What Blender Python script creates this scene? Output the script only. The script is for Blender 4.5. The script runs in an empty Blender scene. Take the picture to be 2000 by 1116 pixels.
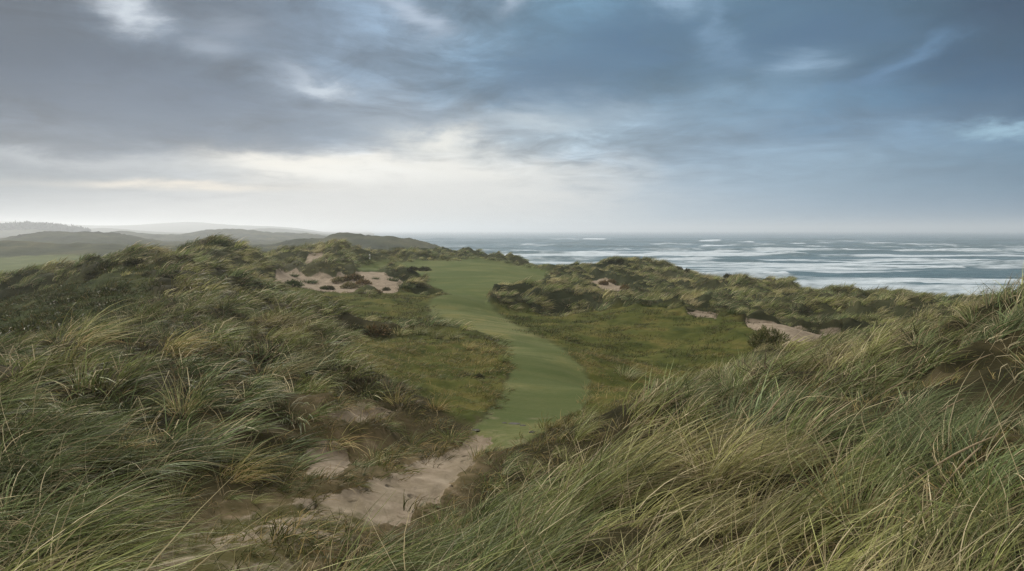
import bpy, math, random
import numpy as np
rng = np.random.default_rng(7)
C = bpy.context.scene.collection
R = math.radians
ZC = 18.0                      # camera height above the sea
F = 1333.0                     # focal length in photograph pixels (24 mm on a 36 mm sensor)
PITCH = math.atan(108/1333)
CP, SP = math.cos(PITCH), math.sin(PITCH)

# ------------------------------------------------------------------ noise
def _h(ix, iy, s):
    n = (ix.astype(np.int64)*374761393 + iy.astype(np.int64)*668265263 + s*974634541) & 0xffffffff
    n = ((n ^ (n >> 13))*1274126177) & 0xffffffff
    n = n ^ (n >> 16)
    return (n & 0xffff)/65535.0*2*math.pi
def perlin(x, y, s=0):
    x0 = np.floor(x); y0 = np.floor(y); fx = x-x0; fy = y-y0
    u = fx*fx*fx*(fx*(fx*6-15)+10); v = fy*fy*fy*(fy*(fy*6-15)+10)
    def g(dx, dy):
        a = _h(x0+dx, y0+dy, s)
        return np.cos(a)*(fx-dx)+np.sin(a)*(fy-dy)
    a = g(0,0); b = g(1,0); c = g(0,1); d = g(1,1)
    return (a+(b-a)*u)*(1-v)+(c+(d-c)*u)*v
def fbm(x, y, s=0, o=4, gain=.5):
    t = 0; a = 1.
    for i in range(o):
        t = t+a*perlin(x, y, s+i*17); x = x*2.03+5.1; y = y*2.03+1.7; a *= gain
    return t
def sstep(a, b, x):
    t = np.clip((x-a)/(b-a), 0, 1); return t*t*(3-2*t)

# ------------------------------------------------------------------ terrain heights from surveyed points
def slope(px, py):             # drop per metre of forward distance of the sight line through a photo pixel
    v = (558-py)/F
    return -(-SP+v*CP)/(CP+v*SP)
def lat(px, py=558.):          # sideways metres per metre of forward distance
    return (px-1000)/F
PTS = []
def c(px, py, d, g=0.):        # ground seen at a pixel, d metres ahead, g metres of grass standing on it
    PTS.append((px, d, slope(px, py)+g/d))
def zz(px, d, z):              # ground height above the sea at a place
    PTS.append((px, d, (ZC-z)/d))
G = .55
for p in [
 # slope of the near right-hand dune
 (2000,552,16,G),(1900,592,16,G),(1800,627,16.5,G),(1700,655,17,G),(1630,680,17,G),(1550,703,16.5,G),(1450,738,15.5,G),(1350,768,14.5,G),
 (1250,795,13.5,.3),(1130,855,12,.55),(1000,930,9.5,.55),(930,970,8.3,.55),(830,1015,7,.55),(750,1060,6,.5),(700,1125,5.2,.45),
 (2150,500,16,G),(2400,420,15,G),(2800,330,15,G),(1500,900,7.2,G),(1300,1000,5.6,G),(1200,1116,4.2,.4),(1700,800,9.2,G),(1900,700,11,G),(2000,800,7.2,G),
 (1800,1000,4.6,G),(2000,1116,3.2,G),(1500,1116,3.8,G),(1000,1116,4.6,.3),(1100,1000,6.6,.3),(1400,850,9.4,G),(1600,740,13,G),(2300,900,4.5,G),(2300,650,9,G),
 # bottom path and trampled track
 (600,1000,7.7),(700,980,8.4),(800,920,10.4),(870,880,12.4),(960,840,15.2),(1030,810,17.5),(1070,760,21.5),(1080,720,26),(1060,680,32),(1010,650,38),
 (930,620,46),(900,597,53),(905,582,58),(980,570,64),(1000,555,72),(960,545,79),(900,530,90),(950,512,106),(850,510,110),(1030,530,96),(780,516,105),
 (1000,760,21),(1140,760,21.5),(1000,690,28.5),(1110,690,30),(860,610,49),(950,595,54),(450,1070,6),(350,1100,5.3),(560,1040,6.6),
 # rough left of the fairway
 (800,690,27.5),(700,700,24),(900,740,22.5),(950,775,19.5),(930,700,27),(900,830,15,.2),(840,640,37,.2),(900,650,35,.2),(960,672,31,.2),(780,650,33,.2),
 (740,588,52),(620,592,50),(700,620,42),(600,612,43),(800,600,50),(560,575,56),(700,660,31),(820,580,58),
 # bunker and the dunes over it
 (650,562,66),(580,550,68),(740,565,66),(600,535,75,.3),(690,545,71),(740,540,74),(800,545,74,.4),(840,560,66,.2),(620,505,86),(660,484,96,.5),(560,490,95,.5),
 (720,490,102,.5),(790,492,118,.5),(540,515,82,.3),(700,515,92,.3),
 # left hill, its flanks and crest
 (430,467,68,.6),(388,473,67,.6),(470,474,69,.6),(510,497,71,.6),(345,497,66,.5),(300,499,63,.5),(250,494,60,.5),(200,512,55,.5),(140,540,51,.5),(70,562,48,.5),(0,592,46,.4),
 (-150,640,44,.4),(230,505,47,.5),(300,520,43,.5),(400,558,37,.5),(330,545,38,.5),(480,555,45,.5),(520,560,50,.5),(560,600,34,.4),(640,640,29.5,.4),(690,655,27,.3),(480,600,30,.4),
 (250,560,36,.4),(150,590,32,.2),(50,620,30,.2),(200,620,27,.2),(60,660,22,.2),(-100,680,24,.2),(330,600,27,.4),(430,640,22,.4),(560,660,23,.4),(680,720,19,.3),
 # near left dune
 (130,645,16,.6),(220,650,15.5,.6),(320,668,15,.6),(420,685,15,.6),(520,705,14.8,.6),(600,745,14.2,.5),(700,805,13),(620,760,14,.4),(760,790,15,.4),(830,830,14.5,.4),
 (100,700,11.5,.5),(0,690,12.5,.5),(200,790,9,.5),(400,850,8.8,.5),(600,860,11,.3),(700,870,11.6,.3),(800,865,12.8,.3),(300,950,7,.5),(100,950,6.2,.5),(500,970,7.4,.3),
 (400,1030,6.2,.2),(200,1080,5,.3),(0,1100,4.3,.4),(600,930,9.3),(550,900,9.2,.3),(-200,900,6.5,.5),(-300,720,11,.5),(-300,1100,4,.4),(-150,650,17,.6),
 # valley right of the fairway
 (1200,765,25),(1300,725,30),(1200,692,36),(1400,702,32,.2),(1500,692,32,.2),(1180,650,43),(1250,612,49,.1),(1330,650,42),(1400,650,42,.1),(1160,800,18,.1),(1250,760,22,.2),
 (1380,740,24,.3),(1480,720,24,.3),(1530,665,38),(1590,668,37),(1485,628,45),(1430,618,48,.3),(1290,592,54,.5),(1400,603,51,.6),(1500,616,48,.6),(1610,652,42,.5),(1560,640,42),
 (1550,625,60,.5),(1650,640,55,.5),(1750,640,48,.5),(1450,585,66,.5),(1350,580,72,.5),(1650,600,62,.5),(1800,610,52,.5),
 (960,578,61,.5),(1030,556,67,.5),(1100,549,72,.5),(1170,572,68,.4),(1240,588,60,.4),(960,602,54,.1),(1010,632,47,.1),(1100,635,46,.1),(1110,600,56,.3),
 (1190,566,84),(1160,552,90,.2),(1225,578,80),
 # dunes along the sea
 (1070,529,112,.5),(1095,527,115,.6),(1130,521,115,.6),(1190,510,114,.7),(1250,504,112,.8),(1290,517,108,.8),(1340,532,104,.8),(1380,542,100,.8),(1450,543,95,.8),(1490,543,90,.8),
 (1550,562,85,.8),(1600,569,82,.8),(1640,566,80,.8),(1700,574,76,.8),(1800,578,70,.8),(1880,583,66,.8),(2000,592,62,.8),(2200,600,60,.8),(2600,620,60,.8),
 (1300,550,92,.6),(1400,565,84,.6),(1550,590,74,.6),(930,500,145,.4),(985,498,140,.4),(1020,509,134,.4),(1060,526,126,.4),(830,491,170,.4),(880,490,165,.4),(910,501,160,.3),
 # low field and hills on the left
 (0,570,125),(20,545,160),(100,520,215),(180,505,260),(60,505,260),(0,490,340),(100,487,380),(250,490,330),(200,478,420),(-200,500,300),(-200,560,150),
 (500,489,330),(560,482,380),(600,474,400),(650,467,400),(690,466,400),(760,473,390),(795,473,380),(815,482,370),(440,485,500),(350,480,500),
 ]: c(*p)
for px in (-1400,-500,0,500,1000,1500,2000,2600,3400):
    zz(px, 1.0, ZC-1.85); zz(px, 2.2, ZC-1.95)
# hidden hollows and the drop to the sea
for px, d, z in [(1800,26,13.2),(2000,26,13.5),(1650,25,12.8),(2300,28,13.5),(1750,34,12.2),(2000,40,12.5),(300,75,12),(150,80,11),(0,75,11),(430,100,11.5),(500,120,11.5),
 (300,150,10.5),(-300,90,10),(450,200,10),(600,160,11),(650,250,9),(700,130,12),(-600,50,13),(-600,20,15),(-600,8,15.4),(-1400,30,14),(-1400,100,10),
 (1090,150,4),(1250,150,3),(1400,135,3),(1550,118,4),(1700,105,5),(1900,95,6),(2200,90,6),(2600,90,6),(3400,90,6),(3400,30,14),(3400,15,17.3),
 (1050,175,2),(920,210,3),(830,240,6),(1000,200,-1),(1250,185,-2),(1500,165,-2),(1700,150,-2),(2000,140,-2),(2600,140,-2),(3400,140,-2),
 (870,300,-1),(840,420,-2),(900,300,-3),(1000,300,-4),(1300,300,-4),(2000,300,-4),(3000,300,-4),(830,600,-3),(1000,600,-4),(2000,600,-4),(760,800,-2),(3000,600,-4),
 (750,1000,-3),(740,2000,-3),(740,5000,-3),(1000,1500,-4),(2000,1500,-4),(1000,5000,-4),(2000,5000,-4),(3400,5000,-4),(3400,1500,-4),(-1400,9000,3),(-300,9000,3),(200,9000,3),(500,9000,3),(700,9000,2),(-1400,6800,3),(-300,6800,3),(300,6800,3)]: zz(px, d, z)
# far ridges: crest line, with lower land before and behind
def ridge(d, pts, before=.72, behind=1.3, foot=8.0):
    for px, py in pts:
        c(px, py, d)
        zz(px, d*before, min(foot, ZC-slope(px,py)*d-1)); zz(px, d*behind, min(foot, ZC-slope(px,py)*d-1))
ridge(540, [(-300,472),(-60,478),(15,474),(35,464),(60,458),(95,456.5),(120,459),(135,456.5),(165,455),(190,458),(205,456),(235,463),(262,464),(290,473),(330,480)], .80,1.22,foot=3.5)
ridge(400,[(-300,494),(0,487),(60,482),(110,485),(160,489),(200,485),(240,489),(300,495)], .86,1.14,foot=4)
ridge(1000,[(-300,470),(0,470),(180,462),(240,455),(255,454),(280,459),(340,461),(385,457),(400,450),(430,449),(470,450.5),(490,453),(520,456),(560,457),(590,460),(615,458),(640,467)], .8,1.2,foot=1.5)
ridge(1500,[(-300,445),(0,447),(100,447),(150,452),(200,458)], .85,1.2,foot=1.5)
ridge(2300,[(-300,458),(0,460),(150,450),(200,446),(260,450),(340,455),(440,456),(520,446),(550,447),(600,453),(650,458)], .8,1.25,foot=1.5)
ridge(3800,[(-600,436),(-300,430),(0,432),(60,434),(120,438),(200,441),(300,438),(380,434),(440,439),(520,442),(600,448),(660,456)], .75,1.25,foot=1.5)
PTS = np.array(PTS)
KX, KD = 1/190., 7.5
def feat(px, d): return px*KX, np.log(d)*KD
_ax, _ay = feat(PTS[:,0], PTS[:,1])
def _phi(r2): return np.sqrt(r2+.16)
_n = len(PTS)
_A = np.zeros((_n+3,_n+3)); _A[:_n,:_n] = -_phi((_ax[:,None]-_ax)**2+(_ay[:,None]-_ay)**2)+np.eye(_n)*.004
_P = np.stack([np.ones(_n), _ax/10, _ay/10], 1); _A[:_n,_n:] = _P; _A[_n:,:_n] = _P.T
# interpolate log-slope-free drop per metre
_w = np.linalg.solve(_A, np.concatenate([PTS[:,2], np.zeros(3)]))
def drop(px, d):
    x, y = feat(px, d); out = np.empty(x.shape); xf, yf = x.ravel(), y.ravel(); of = out.ravel()
    for i in range(0, len(xf), 20000):
        a, b = xf[i:i+20000], yf[i:i+20000]
        of[i:i+20000] = -_phi((a[:,None]-_ax)**2+(b[:,None]-_ay)**2)@_w[:_n]+_w[_n]+_w[_n+1]*a/10+_w[_n+2]*b/10
    return of.reshape(x.shape)

LD0, LD1 = 0.0, math.log(9000)
NR = 900
cols = np.concatenate([np.arange(-1400,-150,25), np.arange(-150,2150,5.), np.arange(2150,3401,25)])
rows = np.linspace(LD0, LD1, NR)
# coarse solve, then upsample
def upsample(cpx, cld, T):
    # bicubic-ish: linear along columns of a dense coarse grid
    ri = (rows-cld[0])/(cld[1]-cld[0]); r0 = np.clip(np.floor(ri).astype(int),1,len(cld)-3); t = (ri-r0)[:,None]
    a,b,c_,d = T[r0-1],T[r0],T[r0+1],T[r0+2]
    Tr = b+.5*t*(c_-a+t*(2*a-5*b+4*c_-d+t*(3*(b-c_)+d-a)))
    out = np.empty((NR,len(cols)))
    for i in range(NR): out[i] = np.interp(cols, cpx, Tr[i])
    return out
cpx = np.concatenate([np.arange(-1400,-150,50), np.arange(-150,2150,10.), np.arange(2150,3401,50)])
cld = np.linspace(LD0, LD1, 300)
TT = upsample(cpx, cld, drop(*np.meshgrid(cpx, np.exp(cld))))
PX, LD = np.meshgrid(cols, rows); D = np.exp(LD)
X = lat(PX)*D; Y = D.copy()
Z0 = ZC-TT*D
# the coast: water to the right of it, low land to the left
COAST = np.interp(D, [200,250,300,400,600,800,1000,2000,9000], [1150,960,905,858,838,790,765,735,715])
_b = sstep(230,300,D)
Z0 = Z0+( (-3-Z0)*sstep(COAST-6, COAST+30, PX) )*_b
Z0 = np.where((PX<COAST-4)&(D>230), np.maximum(Z0, 1.5+3.5*sstep(COAST-4,COAST-120,PX)), Z0)
Z0 = np.where(D>900, np.where(PX<COAST, 1.5+(Z0-1.5)*np.minimum(1,sstep(COAST+5,COAST-150,PX)+.0), Z0), Z0)
TT = (ZC-Z0)/D
# photo row on which bare ground shows, used to trace outlines of paths, sand and turf
def row_of(T): return 558-F*(SP-T*CP)/(CP+T*SP)   # inverse of slope()
PY = row_of(TT)

# ------------------------------------------------------------------ ground cover outlines
def poly(pts, d0, d1, soft=6., warp=6., seed=3, wl=None):
    pts = np.array(pts, float)
    sel = (D > d0) & (D < d1)
    x = PX[sel]; y = PY[sel]; ld = LD[sel]
    k = 1/35.
    x = x+warp*1.4*fbm(PX[sel]*k, ld*22, seed); y = y+warp*.6*fbm(PX[sel]*k+9, ld*22, seed+5)
    best = np.full(x.shape, 1e9); inside = np.zeros(x.shape, bool)
    n = len(pts)
    for i in range(n):
        x1,y1 = pts[i]; x2,y2 = pts[(i+1)%n]
        ex,ey = x2-x1, y2-y1
        t = np.clip(((x-x1)*ex+(y-y1)*ey)/(ex*ex+ey*ey+1e-9),0,1)
        best = np.minimum(best, (x-x1-t*ex)**2+((y-y1-t*ey)*1.5)**2)
        cond = ((y1>y)!=(y2>y)) & (x < (x2-x1)*(y-y1)/((y2-y1) if abs(y2-y1)>1e-9 else 1e-9)+x1)
        inside ^= cond
    sd = np.sqrt(best)*np.where(inside,1,-1)
    m = np.zeros(PX.shape); m[sel] = sstep(-soft, soft, sd)
    return m
FAIR = [(925,838),(960,800),(985,760),(998,722),(992,694),(966,668),(930,650),(880,640),(842,628),(834,602),(850,585),(880,577),(948,584),(960,600),(984,622),(1020,641),(1070,662),(1110,688),(1142,720),(1158,755),(1148,790),(1110,815),(1060,845),(1010,872),(960,884),(905,868)]
UPPER = [(878,578),(945,586),(962,575),(1000,565),(1085,545),(1062,530),(1030,523),(990,514),(940,505),(870,506),(800,510),(740,514),(690,522),(700,530),(790,531),(838,545),(830,556),(860,570)]
m_join = poly([(868,600),(952,602),(965,568),(872,568)],50,68,5,4)
m_fair1 = poly(FAIR, 11, 58.5, 11, 6); m_fair2 = poly(UPPER, 57, 128, 6, 6)
m_field = poly([(-300,505),(0,503),(190,496),(185,512),(120,530),(0,545),(-300,560)], 150, 330, 6, 8, 8)
m_path = poly([(580,990),(605,962),(685,945),(755,922),(818,897),(878,874),(932,842),(955,860),(925,895),(888,935),(838,980),(780,1018),(705,1028),(635,1010)], 6, 17, 12, 16, 11)
m_track = poly([(150,1180),(290,1085),(430,1015),(585,972),(705,1000),(695,1045),(620,1090),(520,1180)], 3.2, 10, 28, 25, 12)*.72
SANDS = {
 'patch': poly([(625,805),(660,790),(720,796),(765,802),(772,815),(700,828),(640,828)], 11, 16, 8, 10, 21),
 'bank': poly([(582,905),(604,882),(640,872),(672,888),(680,910),(650,930),(600,930)], 8, 12, 9, 10, 22),
 'bunker': poly([(530,545),(540,530),(575,528),(600,540),(650,541),(680,532),(735,528),(782,542),(786,566),(772,580),(715,586),(660,579),(600,570),(545,562)], 60, 82, 3, 5, 23),
 'scar': poly([(592,513),(600,500),(628,494),(636,500),(618,510),(606,516)], 78, 100, 2, 3, 24),
 'ridge_path': poly([(326,512),(340,498),(352,488),(357,489),(352,500),(340,513)], 55, 70, 2, 2, 25),
 'hollow': poly([(1128,546),(1180,545),(1220,556),(1246,576),(1240,590),(1200,584),(1160,568)], 72, 100, 2.5, 4, 26),
 'blowout': poly([(1455,616),(1500,614),(1568,634),(1650,652),(1620,684),(1520,694),(1510,664),(1470,648)], 34, 50, 4, 5, 27),
 'ledge': poly([(1330,602),(1375,603),(1410,616),(1400,627),(1355,618)], 44, 56, 2, 3, 28),
}
m_sand = np.maximum.reduce([m_path, m_track]+list(SANDS.values()))
ROUGH = [
 poly([(690,648),(770,655),(850,640),(930,650),(985,680),(1010,715),(1000,760),(960,800),(925,835),(880,815),(800,760),(720,740),(680,690)], 15, 40, 14, 18, 31),
 poly([(540,562),(600,558),(660,572),(720,580),(800,575),(880,578),(860,600),(850,630),(800,640),(720,630),(620,615),(570,590)], 38, 62, 8, 10, 32),
 poly([(950,592),(1000,605),(1100,612),(1200,600),(1280,595),(1345,612),(1440,625),(1480,650),(1500,690),(1430,725),(1330,745),(1230,785),(1150,825),(1100,850),(1130,770),(1080,690),(1010,650),(960,625)], 15.5, 56, 12, 14, 33),
 poly([(-300,640),(-100,590),(0,590),(90,555),(180,545),(270,550),(300,580),(240,620),(150,640),(100,650),(0,690),(-300,720)], 17, 50, 14, 16, 34),
 poly([(190,545),(205,512),(270,500),(300,525),(290,560),(220,570)], 36, 60, 8, 10, 35)*.8,
 poly([(840,540),(900,555),(960,560),(900,575),(850,572),(800,560)], 58, 80, 6, 8, 36),
]
m_rough = np.maximum.reduce(ROUGH)
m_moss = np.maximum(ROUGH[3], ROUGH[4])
m_fair1 = np.maximum(m_fair1, m_join)
m_fair = np.maximum.reduce([m_fair1, m_fair2, m_field])
m_sand = m_sand*(1-.9*np.maximum(m_fair2, .0))
m_rough = m_rough*(1-m_fair)*(1-m_sand)
m_low = np.clip(m_fair+m_sand+m_rough, 0, 1)
m_dune = 1-m_low
near = 1-sstep(150, 260, D)
m_dune_near = m_dune*near

def blur(A, k):
    for ax in (0,1):
        for _ in range(2):
            P_ = np.cumsum(np.pad(A, [(k+1,k) if a==ax else (0,0) for a in (0,1)], mode='edge'), axis=ax)
            A = (np.take(P_, np.arange(2*k+1, P_.shape[ax]), axis=ax)-np.take(P_, np.arange(0, P_.shape[ax]-2*k-1), axis=ax))/(2*k+1)
    return A
lowb = blur(np.maximum.reduce([m_fair1, m_fair2, m_path, np.clip(m_rough,0,1)*.8, m_track*1.2]), 12)
lowb2 = blur(np.maximum.reduce([m_path, m_fair1*sstep(26,18,D)]), 24)
lowb3 = blur(np.maximum.reduce([SANDS[k_] for k_ in ('bunker','hollow','blowout','patch','bank','ledge')]), 5)
tall = (1-.70*sstep(.015,.42,lowb))*(1-.40*sstep(.01,.2,lowb2))
tall = tall+(1-tall)*.75*sstep(24,42,D)
tall = tall*(1-.6*sstep(.02,.35,lowb3))
calmf = 1-.9*sstep(.02,.35,blur(m_fair1,9))
calm = 1-.85*sstep(.02,.25,lowb2)
# ------------------------------------------------------------------ relief too small for the survey
nz = 0
_rg = (.42-np.abs(fbm(X/4.2+.3*fbm(X/3,Y/3,40,2), Y/3.0, 41, 3)))*2.0
nz = nz+(.34*fbm(X/3.2, Y/3.2, 39, 2)+.36*_rg)*calm*sstep(3,9,D)*(m_dune_near*.9+m_rough*.16)
nz = nz+.10*fbm(X/.8, Y/.8, 42, 2)*(m_dune_near+m_rough*.4)*(1-sstep(40,80,D))
hum = 1-np.abs(fbm(X/9., Y/9., 43, 3))*2.2
hum2 = 1-np.abs(fbm(X/5., Y/5., 53, 2))*2.2
nz = nz+(1.75*(hum-.55)+.75*(hum2-.55))*sstep(22,55,D)*(m_dune_near)*.9
nz = nz+(.42*fbm(X/11., Y/11., 44, 2)*sstep(16,40,D)+.16*fbm(X/4., Y/4., 54, 2))*m_rough*calmf
nz = nz+.10*fbm(X/1.0, Y/.6, 50, 3)*m_rough*(1-sstep(45,70,D))+.10*(.35-np.abs(fbm(X/2.6, Y/1.5, 51, 2)))*2*m_rough
nz = nz+(.34*fbm(X/14., Y/14., 45, 2)*sstep(15,40,D)+.09*fbm(X/4., Y/4., 55, 2)*sstep(12,24,D))*m_fair
nz = nz-.12*np.maximum(m_path,SANDS['patch'])*1.0+.05*fbm(X/.5, Y/.5, 46, 3)*m_sand*(1-sstep(15,25,D))
for k in ('bunker','hollow','blowout'): nz = nz-.12*SANDS[k]
nz = nz+.10*fbm(X/2.5, Y/2.5, 47, 3)*m_sand*sstep(20,40,D)
far = sstep(180,400,D)
nz = nz+(3.0*fbm(X/60., Y/60., 48, 4)+2.4*(.4-np.abs(fbm(X/30., Y/30., 49, 3)))*2)*far*(1-m_fair)*sstep(-1,4,Z0)*(1-.5*sstep(900,2500,D))
Z = Z0+nz
# below the water line let the bed run flat
Z = np.where(Z < -2.5, -2.5, Z)

def sample(A, px, d):
    ci = np.interp(px, cols, np.arange(len(cols))); ri = (np.log(d)-LD0)/(LD1-LD0)*(NR-1)
    c0 = np.clip(np.floor(ci).astype(int),0,len(cols)-2); r0 = np.clip(np.floor(ri).astype(int),0,NR-2); a = ci-c0; b = ri-r0
    return (A[r0,c0]*(1-a)+A[r0,c0+1]*a)*(1-b)+(A[r0+1,c0]*(1-a)+A[r0+1,c0+1]*a)*b
def ground(px, d): return lat(px)*d, d, sample(Z, px, d)
def hit(px, py, dmin=2.5, dmax=400):     # first ground met by the sight line through a pixel
    ds = np.exp(np.arange(math.log(dmin), math.log(dmax), .004))
    zt = sample(Z, np.full(ds.shape, float(px)), ds)
    r = row_of((ZC-zt)/ds)
    k = np.nonzero(r <= py)[0]
    return float(ds[k[0]]) if len(k) else None

# ------------------------------------------------------------------ mesh helpers
def fast_mesh(name, V, Fq, smooth=True):
    me = bpy.data.meshes.new(name)
    V = np.asarray(V, np.float32); Fq = np.asarray(Fq, np.int32); k = Fq.shape[1]
    me.vertices.add(len(V)); me.vertices.foreach_set('co', V.ravel())
    me.loops.add(Fq.size); me.loops.foreach_set('vertex_index', Fq.ravel())
    me.polygons.add(len(Fq)); me.polygons.foreach_set('loop_start', np.arange(0, Fq.size, k, dtype=np.int32))
    me.polygons.foreach_set('use_smooth', np.full(len(Fq), smooth))
    me.update(calc_edges=True); return me
def attr(me, name, vals, typ='FLOAT', dom='POINT'):
    a = me.attributes.new(name, typ, dom); key = {'FLOAT':'value','FLOAT_VECTOR':'vector','INT':'value','FLOAT_COLOR':'color'}[typ]
    a.data.foreach_set(key, np.asarray(vals, np.int32 if typ=='INT' else np.float32).ravel())
def link(name, me, mat=None, parent=None, kind=None, label=None, cat=None, group=None):
    o = bpy.data.objects.new(name, me); C.objects.link(o)
    if mat is not None and me is not None: me.materials.clear(); me.materials.append(mat)
    if parent: o.parent = parent
    if kind: o['kind'] = kind
    if label: o['label'] = label
    if cat: o['category'] = cat
    if group: o['group'] = group
    return o

# ------------------------------------------------------------------ node helper
class NT:
    def __init__(s, tree): s.t = tree; tree.nodes.clear()
    def n(s, typ, ins=None, **kw):
        nd = s.t.nodes.new(typ)
        for k, v in kw.items(): setattr(nd, k, v)
        for k, v in (ins or {}).items(): s.put(nd.inputs[k], v)
        return nd
    def put(s, sock, v):
        if isinstance(v, bpy.types.NodeSocket): s.t.links.new(v, sock)
        elif isinstance(v, bpy.types.Node): s.t.links.new(v.outputs[0], sock)
        else: sock.default_value = v
    def m(s, op, a, b=None, c=None, clamp=False):
        nd = s.t.nodes.new('ShaderNodeMath'); nd.operation = op; nd.use_clamp = clamp
        for i, v in enumerate((a,b,c)):
            if v is not None: s.put(nd.inputs[i], v)
        return nd.outputs[0]
    def mix(s, f, a, b, blend='MIX'):
        nd = s.t.nodes.new('ShaderNodeMix'); nd.data_type = 'RGBA'; nd.blend_type = blend
        s.put(nd.inputs[0], f)
        for i, v in ((6,a),(7,b)):
            if isinstance(v, tuple) and len(v)==3: v = (*v,1)
            s.put(nd.inputs[i], v)
        return nd.outputs[2]
    def ramp(s, f, stops, interp='LINEAR'):
        nd = s.t.nodes.new('ShaderNodeValToRGB'); r = nd.color_ramp; r.interpolation = interp
        while len(r.elements) < len(stops): r.elements.new(.5)
        for e, (p, col) in zip(r.elements, stops): e.position = p; e.color = (*col,1) if len(col)==3 else col
        s.put(nd.inputs[0], f); return nd.outputs[0]
    def noise(s, vec, scale, detail=4, rough=.5, dist=0., dim='3D'):
        nd = s.n('ShaderNodeTexNoise', {'Scale':scale,'Detail':detail,'Roughness':rough,'Distortion':dist}, noise_dimensions=dim)
        if vec is not None: s.put(nd.inputs['Vector'], vec)
        return nd.outputs[0]
    def attr(s, name, typ='GEOMETRY', out='Fac'):
        return s.n('ShaderNodeAttribute', attribute_name=name, attribute_type=typ).outputs[out]
    def map(s, x, a, b, c=0., d=1., smooth=True):
        nd = s.t.nodes.new('ShaderNodeMapRange'); nd.interpolation_type = 'SMOOTHSTEP' if smooth else 'LINEAR'
        for i, v in enumerate((x,a,b,c,d)): s.put(nd.inputs[i], v)
        return nd.outputs[0]
def material(name):
    m = bpy.data.materials.new(name); m.use_nodes = True; return m, NT(m.node_tree)
def srgb(r, g, b):
    f = lambda x: (x/255/12.92 if x <= 10 else ((x/255+.055)/1.055)**2.4)
    return (f(r), f(g), f(b))
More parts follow.
